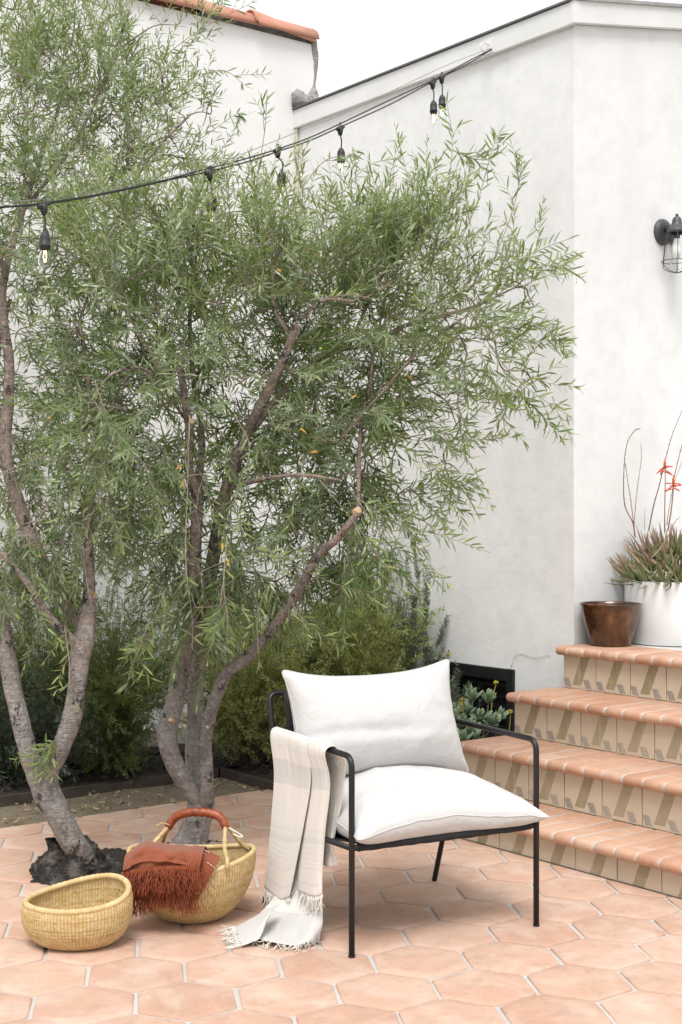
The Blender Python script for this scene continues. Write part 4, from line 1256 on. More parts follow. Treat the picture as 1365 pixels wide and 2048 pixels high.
needle_shrub('rosemary_bush', 'upright rosemary with dark spires against the wall above the armchair', bedY(735, 7.95), 0.95, 0.30, 46, M['needle_dark'], (0.026, 0.0050), (0.0, 0.0), 2.2, 3, 90, tint=0.85, tw_len=0.2, lo=0.5)
needle_shrub('rosemary_bush', 'small rosemary with three green spires right of the cushion corner', bedY(835, 7.45), 0.77, 0.14, 12, M['needle_dark'], (0.026, 0.0050), (0.02, 0.0), 2.2, 2, 170, tint=0.9, tw_len=0.2, lo=0.5)
needle_shrub('rosemary_bush', 'grey-green rosemary sprigs in front of the black vent', bedY(905, 7.25), 0.58, 0.12, 12, M['needle_dark'], (0.022, 0.0040), (0.06, 0.0), 0.6, 4, 60, tint=0.95, tw_len=0.16, lo=0.4)

# ================================================================== ARMCHAIR
CH0 = Vector((0.0328, 4.259, 0)); ES = Vector((0.886, 0.4636, 0)); ET = Vector((-0.4636, 0.886, 0))
def ch(s, t, z): return CH0 + ES * s + ET * t + Vector((0, 0, z))   # across from the left front leg, backwards, up
CW, CD = 0.686, 0.64
chair = empty('armchair', ch(CW / 2, CD / 2, 0))
tag(chair, 'black metal armchair with plump white cushions on the tile patio', 'armchair')
def rounded_path(pts, r=0.035, n=6):
    """polyline with filleted corners"""
    pts = [Vector(p) for p in pts]; out = [pts[0]]
    for i in range(1, len(pts) - 1):
        a, b, c = pts[i - 1], pts[i], pts[i + 1]
        d1, d2 = (a - b).normalized(), (c - b).normalized()
        p, q = b + d1 * r, b + d2 * r
        for k in range(n + 1):
            f = k / n
            out.append((p * (1 - f) + b * f) * (1 - f) + (b * (1 - f) + q * f) * f)
    out.append(pts[-1])
    return out
TR = 0.0098
ARM = 0.612
T_POST = 0.566                                       # where the arm meets the back post
def post_t(z): return 0.495 + (z - 0.31) * 0.255
for s in (0.0, CW):
    mb = MB(); mb.tube(rounded_path([ch(s, 0, 0.004), ch(s, 0, ARM), ch(s, post_t(ARM) - 0.004, ARM - 0.002)], 0.04, 8), TR, 10)
    leg = mb.build('front_leg_and_arm', M['metal_black'], chair)
    gl = MB(); gl.lathe([(0.004, 0), (TR + 0.001, 0.0005), (TR + 0.001, 0.006), (TR, 0.008)], 12, ch(s, 0, 0)); gl.build('foot_glide', M['sling'], leg)
    mb = MB(); mb.tube([ch(s, CD, 0.002), ch(s, 0.528, 0.318)], TR, 10)
    mb.build('rear_leg', M['metal_black'], chair)
    mb = MB(); mb.tube([ch(s, 0.0, 0.333), ch(s, 0.30, 0.318), ch(s, 0.535, 0.306)], TR, 8)
    mb.build('seat_rail', M['metal_black'], chair)
    # clamp where arm and post join
    mb = MB(); p0 = ch(s, post_t(ARM) - 0.012, ARM - 0.002); mb.tube([p0, ch(s, post_t(ARM) + 0.006, ARM - 0.002)], 0.0135, 10); mb.build('arm_joint', M['metal_black'], chair)
mb = MB(); mb.tube(rounded_path([ch(0, post_t(0.30), 0.30), ch(0, post_t(0.735), 0.735), ch(CW, post_t(0.735), 0.735), ch(CW, post_t(0.30), 0.30)], 0.03, 6), TR, 10)
mb.build('back_frame', M['metal_black'], chair)
mb = MB(); mb.tube([ch(0.0, 0.0, 0.333), ch(CW, 0.0, 0.333)], TR, 8); mb.build('seat_rail', M['metal_black'], chair)
mb = MB(); mb.tube([ch(0.0, 0.525, 0.308), ch(CW, 0.525, 0.308)], TR, 8); mb.build('seat_rail', M['metal_black'], chair)
# sling: black fabric wrapped over the front rail, sagging to the rear rail; a second one up the back
def sling(name, f, nu, nv, wrap):
    V = np.array([f(i / (nu - 1), j / (nv - 1)) for i in range(nu) for j in range(nv)])
    o = np_mesh(name, V, grid_faces(nu, nv), M['sling'], chair)
    md = o.modifiers.new('thickness', 'SOLIDIFY'); md.thickness = 0.003
    return o
def seat_sling(a, b):
    s = 0.022 + (CW - 0.044) * b
    if a < 0.2:
        k = a / 0.2; th = -pi * 0.65 + k * pi * 1.1
        r = 0.0125 + 0.003 * mnoise.noise(Vector((s * 26, k * 2, 3)))
        return ch(s, -cos(th) * r * 1.0, 0.333 + sin(th) * r)
    k = (a - 0.2) / 0.8
    return ch(s, 0.004 + k * 0.52, 0.346 - 0.03 * k - 0.035 * sin(k * pi) * (0.35 + 0.65 * sin(b * pi)))
sling('seat_sling', seat_sling, 24, 60, True)
def back_sling(a, b):
    s = 0.050 + (CW - 0.10) * b
    z = 0.33 + a * 0.412
    return ch(s, post_t(z) - 0.012 + 0.03 * sin(a * pi) * sin(b * pi), z)
sling('back_sling', back_sling, 12, 20, False)

# ---- cushions: two sheets sewn at the edge and inflated (a small cloth relaxation)
def pillow(W, H, n, m, pressure, steps, floor=None, grav=0.0, seed=0, aniso=1.0, corner=0.0):
    rng = np.random.default_rng(seed)
    xs, ys = np.linspace(-W / 2, W / 2, n), np.linspace(-H / 2, H / 2, m)
    X, Y = np.meshgrid(xs, ys, indexing='ij')
    top = np.stack([X, Y, np.full_like(X, 0.012)], -1)
    idx_t = np.arange(n * m).reshape(n, m)
    border = np.zeros((n, m), bool); border[0] = border[-1] = True; border[:, 0] = border[:, -1] = True
    idx_b = np.full((n, m), -1); idx_b[border] = idx_t[border]
    inner = ~border; idx_b[inner] = n * m + np.arange(inner.sum())
    bot = top[inner].copy(); bot[:, 2] = -0.012
    P = np.concatenate([top.reshape(-1, 3), bot]); P[idx_t[border], 2] = 0
    P += rng.normal(0, 0.0015, P.shape)
    E = []
    for I in (idx_t, idx_b):
        for (di, dj) in ((1, 0), (0, 1), (1, 1), (1, -1), (2, 0), (0, 2)):
            if dj >= 0: a, b = I[:n - di, :m - dj], I[di:, dj:]
            else: a, b = I[:n - di, -dj:], I[di:, :m + dj]
            E.append(np.stack([a.ravel(), b.ravel(), np.full(a.size, {(1, 0): 0, (0, 1): 0}.get((di, dj), 1 if abs(di) + abs(dj) == 2 and di * dj != 0 else 2))], 1))
    E = np.concatenate(E)
    flat = np.concatenate([np.stack([X, Y], -1).reshape(-1, 2), np.stack([X, Y], -1)[inner]])
    rest = np.linalg.norm(flat[E[:, 0]] - flat[E[:, 1]], axis=1)
    k = np.array([1.0, 0.55, 0.10])[E[:, 2]]
    a, b = E[:, 0], E[:, 1]
    N = len(P)
    cnt = np.bincount(a, k, N) + np.bincount(b, k, N) + 1e-9
    Ft = grid_faces(n, m).copy(); Ft = idx_t.ravel()[Ft]
    Fb = idx_b.ravel()[grid_faces(n, m)][:, ::-1]
    # orient: top faces up
    F = np.concatenate([Ft, Fb])
    Q = P.copy()
    for it in range(steps):
        vel = (P - Q) * 0.9
        Q = P.copy()
        p0, p1, p2, p3 = P[F[:, 0]], P[F[:, 1]], P[F[:, 2]], P[F[:, 3]]
        nrm = np.cross(p2 - p0, p3 - p1) * 0.5
        f = np.zeros_like(P)
        for c in range(4):
            for ax in range(3): f[:, ax] += np.bincount(F[:, c], nrm[:, ax], N)
        sgn = 1.0 if (nrm[:len(Ft), 2].sum() > 0) else -1.0
        ramp = min(1, it / (steps * 0.3))
        P = P + vel + f * pressure * sgn * ramp * n * m * 0.25 + np.array([0, 0, -grav])
        for _ in range(6):
            d = P[b] - P[a]; L = np.linalg.norm(d, axis=1) + 1e-9
            corr = (d * ((L - rest) / L * 0.5 * k)[:, None])
            # cloth resists stretching far more than folding
            corr *= np.where(L > rest, 1.0, 0.25)[:, None]
            acc = np.stack([np.bincount(a, corr[:, ax], N) - np.bincount(b, corr[:, ax], N) for ax in range(3)], 1)
            P = P + acc / cnt[:, None] * 1.9
        if floor is not None:
            P[:, 2] = np.maximum(P[:, 2], floor(P[:, 0], P[:, 1]))
    uv = flat
    if sgn < 0: F = F[:, ::-1]
    return P, F, idx_t, border, uv

def canvas(name):
    t = NT(name); c = t.coord('Object')
    uvn = t.n('ShaderNodeUVMap'); 
    w1 = t.noise(t.mapping(uvn.outputs[0], (900, 900, 1)), 1.0, 2)
    n1 = t.noise(c, 9, 5, 0.55, 0.3); n2 = t.noise(c, 26, 4, 0.55, 0.2)
    t.bump(t.math('ADD', t.math('MULTIPLY', n1, 1.0), t.math('ADD', t.math('MULTIPLY', n2, 0.25), t.math('MULTIPLY', w1, 0.012))), 0.32, 0.03)
    t.bsdf.inputs['Sheen Weight'].default_value = 0.1
    return t.set(t.ramp(t.noise(c, 3, 3), [(0.3, (0.535, 0.529, 0.518)), (0.7, (0.565, 0.559, 0.548))]), 0.9)
M['canvas'] = canvas('white_cotton_canvas')

def cushion(name, P, F, idx, border, uv, to_world, label=None):
    Wd = np.array([to_world(*p) for p in P])
    o = np_mesh(name, Wd, F, M['canvas'], chair, uv=uv)
    md = o.modifiers.new('subdivision', 'SUBSURF'); md.levels = 1; md.render_levels = 1
    # sewn edge seam
    n, m = idx.shape
    loop = list(idx[:, 0]) + list(idx[-1, 1:]) + list(idx[-2::-1, -1]) + list(idx[0, -2:0:-1])
    # follow the cushion's smoothed surface: where one subdivision puts the seam's vertices
    N = len(Wd); Fm = Wd[F].mean(1); fs, fc, es, ec = np.zeros((N, 3)), np.zeros(N), np.zeros((N, 3)), np.zeros(N)
    for k in range(4):
        np.add.at(fs, F[:, k], Fm); np.add.at(fc, F[:, k], 1)
        mid = 0.5 * (Wd[F[:, k]] + Wd[F[:, (k + 1) % 4]])
        np.add.at(es, F[:, k], mid); np.add.at(ec, F[:, k], 1); np.add.at(es, F[:, (k + 1) % 4], mid); np.add.at(ec, F[:, (k + 1) % 4], 1)
    val = fc[:, None]
    Sm = (fs / val + 2 * es / ec[:, None] + (val - 3) * Wd) / val
    C = crom(Sm[loop], len(loop) * 2, closed=True)
    mb = MB(); pts = [Vector(p) for p in C]; pts.append(pts[0]); mb.tube(pts, 0.0022, 6, cap=False)
    mb.build('seam_piping', M['canvas'], o)
    return o
# seat cushion: rests on the sling; local x across, y from back to front, z up
def ridges(x, y, k, seed):
    a = 1 - 2 * abs(mnoise.noise(Vector((x * k + y * 1.5, y * k * 0.7, seed))))
    b = 1 - 2 * abs(mnoise.noise(Vector((x * k * 0.6 - y * 2, y * k * 1.3, seed + 5))))
    return max(0, a) ** 3 + 0.7 * max(0, b) ** 3
def seat_floor(x, y): return -0.052 + 0.0 * x
P, F, idx, border, uv = pillow(0.735, 0.715, 48, 48, 0.00060, 220, lambda x, y: np.full_like(x, -0.050), 0.00012, 3)
def seat_map(x, y, z):
    # back part is pressed down a little and the surface hangs with the sling
    t = 0.318 - y * 0.985
    sag = -0.018 * cos(x / 0.36 * pi / 2) * cos((y + 0.05) / 0.36 * pi / 2) if abs(x) < 0.36 and abs(y + 0.05) < 0.36 else 0
    soft = 0.010 * mnoise.fractal(Vector((x * 5, y * 5, 2.0)), 1, 2, 3) * (1 if z > -0.03 else 0.2)
    tilt = -0.03 * (t / 0.6)
    soft += (0.0065 * ridges(x, y, 7, 1.5) + 0.010 * mnoise.noise(Vector((x * 3, y * 3, 6)))) * (1 if z > 0 else 0)
    crease = -0.030 * math.exp(-((t - 0.50) / 0.05) ** 2) * (1 if z > 0 else 0)
    return ch(CW / 2 + 0.004 + x * (0.98 - 0.13 * max(0, min(1, (t - 0.08) / 0.5))), t - 0.03, 0.374 + z * 0.74 + sag + soft + tilt + crease)
seat_c = cushion('seat_cushion', P, F, idx, border, uv, seat_map)
# back cushion: local x across, y up the back, z towards the sitter
P, F, idx, border, uv = pillow(0.735, 0.515, 48, 36, 0.00068, 220, lambda x, y: np.full_like(x, -0.065), 0.0, 9)
def back_map(x, y, z):
    f = (y + 0.25) / 0.5
    soft = 0.010 * mnoise.fractal(Vector((x * 4.5, y * 4.5, 8.0)), 1, 2, 3)
    soft += 0.0065 * ridges(x, y, 7, 9.5) + 0.008 * mnoise.noise(Vector((x * 3.2, y * 3.2, 16)))
    fold = -0.010 * math.exp(-((y + 0.045 + 0.04 * x) / 0.022) ** 2) * max(0, min(1, (0.42 - x) * 2)) * (1 if z > 0 else 0)
    slump = -0.002 * cos(x / 0.37 * pi / 2) * max(0, f)
    zz = 0.425 + f * 0.395 + slump + 0.008 * x
    t = 0.475 + f * 0.125 - (z + fold + soft) * 0.80 - 0.048
    return ch(CW / 2 - 0.014 + x * (0.935 + 0.02 * (1 - f)), t, zz + (z + soft) * 0.20)
back_c = cushion('back_cushion', P, F, idx, border, uv, back_map)

# ================================================================== CLOTH MATERIALS
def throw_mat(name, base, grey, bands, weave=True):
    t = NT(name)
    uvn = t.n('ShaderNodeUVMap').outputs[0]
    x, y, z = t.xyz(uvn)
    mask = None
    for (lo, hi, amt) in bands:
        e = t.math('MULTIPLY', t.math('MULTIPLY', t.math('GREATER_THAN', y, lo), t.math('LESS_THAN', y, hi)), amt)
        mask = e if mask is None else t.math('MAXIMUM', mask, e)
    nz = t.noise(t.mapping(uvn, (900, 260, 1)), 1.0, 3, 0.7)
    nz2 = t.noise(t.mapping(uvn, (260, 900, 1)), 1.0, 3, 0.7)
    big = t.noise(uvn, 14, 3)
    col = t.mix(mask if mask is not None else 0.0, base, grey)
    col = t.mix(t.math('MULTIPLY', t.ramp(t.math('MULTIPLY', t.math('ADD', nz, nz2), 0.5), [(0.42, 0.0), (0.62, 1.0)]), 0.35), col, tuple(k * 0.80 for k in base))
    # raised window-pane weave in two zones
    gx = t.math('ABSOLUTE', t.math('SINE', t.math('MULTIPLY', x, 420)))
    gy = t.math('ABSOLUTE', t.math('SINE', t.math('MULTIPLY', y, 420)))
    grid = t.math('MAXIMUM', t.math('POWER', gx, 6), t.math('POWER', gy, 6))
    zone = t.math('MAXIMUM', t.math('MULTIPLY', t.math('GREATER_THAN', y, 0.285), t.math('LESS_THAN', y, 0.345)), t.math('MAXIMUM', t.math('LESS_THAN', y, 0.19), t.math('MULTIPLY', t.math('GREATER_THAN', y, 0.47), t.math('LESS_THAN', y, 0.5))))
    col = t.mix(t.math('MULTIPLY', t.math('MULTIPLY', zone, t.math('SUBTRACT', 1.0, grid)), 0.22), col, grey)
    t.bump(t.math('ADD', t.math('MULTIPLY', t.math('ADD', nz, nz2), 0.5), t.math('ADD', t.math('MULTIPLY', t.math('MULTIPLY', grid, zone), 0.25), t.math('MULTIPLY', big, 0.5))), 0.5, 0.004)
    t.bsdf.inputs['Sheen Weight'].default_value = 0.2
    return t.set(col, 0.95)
M['throw'] = throw_mat('oatmeal_woven_throw', (0.72, 0.68, 0.62), (0.46, 0.445, 0.43), [(0.208, 0.240, 0.45), (0.30, 0.306, 0.3), (0.372, 0.378, 0.3)])
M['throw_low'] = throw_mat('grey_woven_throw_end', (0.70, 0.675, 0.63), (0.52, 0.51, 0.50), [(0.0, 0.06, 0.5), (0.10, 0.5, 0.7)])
M['fringe'] = plain('cream_yarn', (0.72, 0.68, 0.62), 0.95, 0.12, 60, 0.4, 300, 0.002)
M['rust'] = throw_mat('rust_woven_throw', (0.255, 0.064, 0.023), (0.21, 0.05, 0.018), [])
M['rust_fringe'] = plain('rust_yarn', (0.215, 0.049, 0.017), 0.95, 0.3, 40, 0.4, 300, 0.002)

def cloth_sheet(name, rows, mat, parent, uv0, uv1, width, nu=46, nv=46, pleat=None, thick=0.004, wrinkle=0.004, seed=0):
    """rows: list of rows top to bottom, each a list of (x, y, Y) seen points from left to right"""
    R = [crom(np.array([tuple(p) if isinstance(p, Vector) else tuple(at(*p)) for p in r]), nv) for r in rows]
    R = np.stack(R)                                   # rows, nv, 3
    G = np.stack([crom(R[:, j], nu) for j in range(nv)], 1)
    for i in range(nu):
        for j in range(nv):
            a, b = i / (nu - 1), j / (nv - 1)
            w = mnoise.fractal(Vector((b * 7 + seed, a * 3, seed)), 1, 2, 3) * wrinkle
            pl = pleat(a, b) if pleat else 0
            G[i, j] += np.array([0.25 * w, -1, 0.0]) * (w + pl) if True else 0
    V = G.reshape(-1, 3)
    A, B = np.meshgrid(np.linspace(uv0, uv1, nu), np.linspace(0, width, nv), indexing='ij')
    uv = np.stack([B.ravel(), A.ravel()], 1)
    o = np_mesh(name, V, grid_faces(nu, nv), mat, parent, uv=uv)
    md = o.modifiers.new('thickness', 'SOLIDIFY'); md.thickness = thick; md.offset = 0
    md = o.modifiers.new('subdivision', 'SUBSURF'); md.levels = 1; md.render_levels = 1
    return o, G

def tassels(name, mat, parent, roots, dirs, length, n_per=3, r=0.0016, seed=0, floor=None, gravity=0.5, spread=0.18):
    rng = np.random.default_rng(seed)
    st = Stems(4)
    for p, d in zip(roots, dirs):
        Lr = length * rng.uniform(0.8, 1.2)
        for k in range(n_per):
            q = np.array(p, float); dd = unit(np.array(d) + rng.normal(0, spread * 0.6, 3))
            pts = [q.copy()]
            for i in range(5):
                dd = unit(dd + rng.normal(0, spread, 3) + np.array([0, 0, -gravity * 0.2]))
                q = q + dd * Lr / 5
                if floor is not None and q[2] < floor: q[2] = floor + rng.uniform(0, 0.006)
                pts.append(q.copy())
            st.add(crom(pts, 9), r * rng.uniform(0.9, 1.3), r * 0.6)
        st.add(np.array([p, np.array(p) + unit(d) * 0.006, np.array(p) + unit(d) * 0.012]), r * 2.0, r * 2.2)   # knot
    o = st.build(name, mat, parent)
    tag(o, kind='stuff')
    return o

# ================================================================== OATMEAL THROW over the left arm
def armY(x): return 4.262 + 0.00318 * (704 - x)       # depth of the arm rail below photo column x
throw = empty('throw_blanket', ch(-0.02, 0.3, 0))
tag(throw, 'oatmeal fringed throw blanket draped over the left arm of the armchair', 'blanket')
o_ = 0.02
def A(x, y, d=0.0): return (x, y, armY(x) - d)
left_rows = [
    [ch(0.022, tt, ARM - 0.05) for tt in (0.535, 0.44, 0.34, 0.255)],
    [ch(0.020, tt, ARM - 0.004) for tt in (0.54, 0.445, 0.345, 0.258)],
    [ch(0.000, tt, ARM + 0.017) for tt in (0.545, 0.45, 0.35, 0.26)],
    [ch(-0.022, tt, ARM - 0.008) for tt in (0.545, 0.45, 0.35, 0.258)],
    [A(549, 1545, 0.035), A(575, 1550, 0.05), A(600, 1558, 0.045), A(622, 1562, 0.052)],
    [A(543, 1640, 0.045), A(566, 1648, 0.066), A(590, 1652, 0.06), A(608, 1650, 0.068)],
    [A(536, 1720, 0.06), A(556, 1735, 0.085), A(574, 1740, 0.08), A(592, 1732, 0.085)],
    [A(529, 1772, 0.07), A(546, 1790, 0.10), A(562, 1798, 0.095), A(579, 1796, 0.098)],
]
sh1, G1 = cloth_sheet('drape', left_rows, M['throw'], throw, 0.0, 0.40, 0.16, seed=1, pleat=lambda a, b: 0.006 * sin(b * 9 + a * 2) * a)
right_rows = [
    [ch(0.022, tt, ARM - 0.05) for tt in (0.30, 0.23, 0.18, 0.125)],
    [ch(0.021, tt, ARM - 0.004) for tt in (0.285, 0.23, 0.18, 0.125)],
    [ch(0.000, 0.283, ARM + 0.018), ch(0.000, 0.23, ARM + 0.026), ch(0.000, 0.18, ARM + 0.024), ch(0.0, 0.125, ARM + 0.015)],
    [ch(-0.010, 0.31, ARM - 0.012)] + [ch(-0.026, tt, ARM - 0.008) for tt in (0.235, 0.18, 0.13)],
    [A(606, 1565, -0.012), A(632, 1562, 0.040), A(649, 1563, 0.046), A(661, 1566, 0.018)],
    [A(594, 1655, -0.008), A(619, 1655, 0.050), A(638, 1656, 0.062), A(652, 1656, 0.03)],
    [A(588, 1730, 0.0), A(612, 1736, 0.062), A(630, 1740, 0.074), A(646, 1738, 0.04)],
    [A(590, 1776, 0.008), A(611, 1788, 0.070), A(628, 1793, 0.08), A(645, 1788, 0.045)],
]
sh2, G2 = cloth_sheet('drape', right_rows, M['throw'], throw, 0.0, 0.40, 0.12, seed=4, pleat=lambda a, b: 0.004 * sin(b * 8 + 1) * a)
# valley between the two panels (the under fold)
mid_rows = [
    [A(624, 1530, 0.006), A(622, 1530, 0.0), A(618, 1530, 0.0)],
    [A(608, 1620, 0.01), A(604, 1620, 0.0), A(600, 1620, 0.0)],
    [A(618, 1690, 0.02), A(602, 1690, 0.012), A(580, 1690, 0.01)],
    [A(615, 1762, 0.025), A(598, 1760, 0.03), A(574, 1758, 0.02)],
]
mid_rows = [r[::-1] for r in mid_rows]
sh3, G3 = cloth_sheet('under_fold', mid_rows, M['throw'], throw, 0.1, 0.36, 0.06, nv=16, seed=6, wrinkle=0.002)
# inner side hanging inside the arm
inner_rows = [
    [(640, 1497, armY(640) + 0.02), (660, 1503, armY(660) + 0.02), (684, 1512, armY(684) + 0.015)],
    [(648, 1520, armY(648) + 0.05), (668, 1526, armY(668) + 0.05), (692, 1530, armY(692) + 0.055)],
    [(652, 1600, armY(650) + 0.055), (668, 1605, armY(665) + 0.052), (684, 1602, armY(684) + 0.06)],
    [(640, 1680, armY(640) + 0.04), (658, 1690, armY(660) + 0.03), (668, 1690, armY(668) + 0.05)],
    [(640, 1728, armY(640) + 0.035), (658, 1733, armY(660) + 0.025), (677, 1730, armY(668) + 0.045)],
]
sh4, G4 = cloth_sheet('inner_drape', inner_rows, M['throw'], throw, 0.0, 0.36, 0.12, nv=24, seed=9, wrinkle=0.006)
# lower layer: falls under the upper one, meets the floor and trails to the left
def fl(x, y, z=0.008): p = on_z(x, y, z); return (x, y, p.y)
low_rows = [
    [A(560, 1735, 0.03), A(584, 1742, 0.03), A(606, 1742, 0.0), A(628, 1746, 0.02), A(644, 1748, 0.0)],
    [(550, 1790, 4.66), (582, 1798, 4.58), (606, 1798, 4.545), (628, 1800, 4.48), (645, 1798, 4.455)],
    [(520, 1826, 4.60), (566, 1838, 4.52), (600, 1840, 4.46), (626, 1842, 4.41), (646, 1842, 4.41)],
    [(500, 1850, 4.575), (552, 1866, 4.47), (594, 1870, 4.415), (617, 1868, 4.37), (642, 1862, 4.40)],
    [fl(482, 1866, 0.012), fl(540, 1884, 0.02), fl(588, 1890, 0.012), fl(612, 1886, 0.02), fl(640, 1876, 0.012)],
]
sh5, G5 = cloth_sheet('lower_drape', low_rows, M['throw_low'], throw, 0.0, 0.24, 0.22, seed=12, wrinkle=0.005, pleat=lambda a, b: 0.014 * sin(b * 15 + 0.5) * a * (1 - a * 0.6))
tongue = [
    [(560, 1806, 4.50), (545, 1822, 4.47), (530, 1850, 4.44)],
    [fl(512, 1832, 0.05), fl(516, 1852, 0.045), fl(520, 1876, 0.03)],
    [fl(488, 1846, 0.03), fl(492, 1862, 0.026), fl(500, 1886, 0.016)],
    [fl(470, 1854, 0.014), fl(474, 1870, 0.012), fl(484, 1892, 0.010)],
]
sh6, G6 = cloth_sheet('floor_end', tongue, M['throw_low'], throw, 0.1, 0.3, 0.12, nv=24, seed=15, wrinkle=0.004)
dn = np.array([0, -0.15, -1.0])
def ends(G, k=None):
    e = G[-1]; return e[:: (k or 1)]
tassels('fringe', M['fringe'], throw, ends(G1, 3), [dn] * 99, 0.052, 4, 0.0014, 1, gravity=0.6)
tassels('fringe', M['fringe'], throw, ends(G2, 3), [dn] * 99, 0.050, 4, 0.0014, 2, gravity=0.6)
tassels('fringe', M['fringe'], throw, ends(G3, 2), [dn] * 99, 0.050, 3, 0.0014, 3, gravity=0.6)
tassels('fringe', M['fringe'], throw, ends(G5, 3), [np.array([-0.5, -1, -0.05])] * 99, 0.040, 4, 0.0015, 4, floor=0.003, gravity=0.8, spread=0.3)
tassels('fringe', M['fringe'], throw, ends(G6, 2), [np.array([-1, -0.25, -0.05])] * 99, 0.055, 5, 0.0016, 5, floor=0.003, gravity=0.8, spread=0.3)

# ================================================================== BASKETS
def straw(name):
    t = NT(name); a = t.attr('weave'); b = t.attr('strand')
    c = t.coord('Object')
    n = t.noise(c, 22, 4, 0.6); nf = t.noise(c, 240, 2)
    col = t.ramp(b, [(0.0, (0.36, 0.23, 0.085)), (0.4, (0.50, 0.345, 0.145)), (0.75, (0.58, 0.42, 0.20)), (1.0, (0.64, 0.49, 0.27))])
    col = t.mix(t.ramp(a, [(0.0, 0.75), (0.5, 0.0)]), col, (0.20, 0.115, 0.035))
    col = t.mix(t.math('MULTIPLY', t.ramp(n, [(0.4, 0.0), (0.75, 1.0)]), 0.35), col, (0.62, 0.50, 0.32))
    t.bump(nf, 0.3, 0.002)
    return t.set(col, 0.7)
M['straw'] = straw('woven_straw')
M['leather'] = None
t = NT('orange_brown_leather'); c = t.coord('Object')
n1 = t.noise(c, 30, 5, 0.6); n2 = t.noise(c, 140, 4, 0.6)
t.bump(t.math('ADD', n1, t.math('MULTIPLY', n2, 0.3)), 0.5, 0.004)
M['leather'] = t.set(t.ramp(n1, [(0.3, (0.13, 0.026, 0.008)), (0.55, (0.27, 0.062, 0.02)), (0.8, (0.40, 0.12, 0.045))]), 0.42)

def basket(name, label, center, profile, ell, rim_fn, cols, rows, rim_r, seed):
    """profile(f) -> radius at height fraction; ell: (x, y) stretch; rim_fn(angle) -> rim height"""
    root = empty(name, center)
    tag(root, label, 'basket', 'woven straw baskets')
    rng = np.random.default_rng(seed)
    c = Vector(center)
    nu, nv = rows * 3 + 1, cols * 3
    strand = rng.random((rows + 1, cols))
    I, J = np.meshgrid(np.arange(nu), np.arange(nv), indexing='ij')
    f = I / (nu - 1); ang = 2 * pi * J / nv
    Hh = np.vectorize(rim_fn)(ang); r0 = np.vectorize(profile)(f)
    rowf = f * rows; ri = np.minimum(rowf.astype(int), rows - 1); ci = J // 3
    par = (ri + ci) % 2
    wv = (0.40 + 0.60 * np.abs(np.sin((rowf + 0.17) * pi)) ** 0.7) * (0.12 + 0.88 * np.array([0.05, 0.85, 0.75])[J % 3] * np.where(par == 0, 1.0, 0.80))
    strand_s = strand[ri, ci] * 0.6 + rng.random(rows + 1)[ri] * 0.4
    def surf(inset, nm):
        r = r0 - inset + np.where(f > 0.06, 0.0042 * wv, 0.001)
        V = np.stack([c.x + np.cos(ang) * r * ell[0] + 0.004 * np.sin(3 * ang + seed) * f, c.y + np.sin(ang) * r * ell[1], c.z + 0.002 + Hh * f], -1)
        return V, wv, strand_s
    V, W, S = surf(0.0, 'body')
    # the height runs along the side: remap height so the bottom is a rounded dish
    o = np_mesh('body', V.reshape(-1, 3), grid_faces(nu, nv, True), M['straw'], root, attrs={'weave': W.ravel(), 'strand': S.ravel()})
    V2, W2, S2 = surf(0.010, 'lining')
    np_mesh('lining', V2.reshape(-1, 3), grid_faces(nu, nv, True)[:, ::-1], M['straw'], root, attrs={'weave': W2.ravel(), 'strand': S2.ravel()})
    # floor of the basket
    fl_ = MB(); fl_.add([tuple(V2[1, j]) for j in range(0, nv, 3)], [tuple(range(nv // 3))]); fo_ = fl_.build('basket_floor', M['straw_stitch'], root)
    # wrapped rim: a coil tube with a spiral binding
    n = 240; k = 10
    RV = np.zeros((n, k, 3)); RW = np.zeros((n, k)); RS = np.zeros((n, k))
    rs = rng.random(400)
    r_top = profile(1.0) - 0.005
    for i in range(n):
        a = 2 * pi * i / n
        cc = np.array([c.x + cos(a) * r_top * ell[0] + 0.004 * sin(3 * a + seed), c.y + sin(a) * r_top * ell[1], c.z + rim_fn(a) + rim_r * 0.4])
        out = np.array([cos(a), sin(a), 0])
        for j in range(k):
            th = 2 * pi * j / k
            sp = a * 58 / (2 * pi) * 1.0 + j / k * 0.6
            w = abs(sin(sp * pi)) ** 0.7
            rr = rim_r * (0.86 + 0.18 * w)
            RV[i, j] = cc + out * cos(th) * rr + np.array([0, 0, sin(th) * rr])
            RW[i, j] = 0.25 + 0.75 * w; RS[i, j] = 0.45 + 0.55 * rs[int(sp) % 400]
    FF = []
    for i in range(n):
        for j in range(k):
            FF.append((i * k + j, ((i + 1) % n) * k + j, ((i + 1) % n) * k + (j + 1) % k, i * k + (j + 1) % k))
    np_mesh('rim', RV.reshape(-1, 3), np.array(FF), M['straw'], root, attrs={'weave': RW.ravel(), 'strand': RS.ravel()})
    return root
# each profile gives radius along the height of the side; heights are handled by rim_fn
def prof_small(f):
    return 0.100 + 0.072 * (1 - (1 - min(1, f * 1.25)) ** 2.6) ** 0.8 if f < 0.8 else 0.172 - 0.006 * ((f - 0.8) / 0.2) ** 2
q = on_z(155, 1888)
small = basket('straw_basket', 'handleless straw basket with lopsided rim, left of the handled basket', (q.x, q.y, 0), prof_small, (1.0, 0.80),
               lambda a: 0.150 + 0.026 * cos(a - 0.75) + 0.008 * sin(2 * a), 96, 26, 0.0095, 3)
def prof_big(f):
    return 0.095 + 0.115 * (1 - (1 - f) ** 2.2) ** 0.75
q = on_z(384, 1834)
BIGC = (q.x, q.y, 0)
big = basket('straw_basket', 'round straw basket with orange leather-wrapped handle, right of the handleless basket', BIGC, prof_big, (1.0, 0.9),
             lambda a: 0.205 + 0.018 * cos(2 * a) , 120, 32, 0.0085, 8)
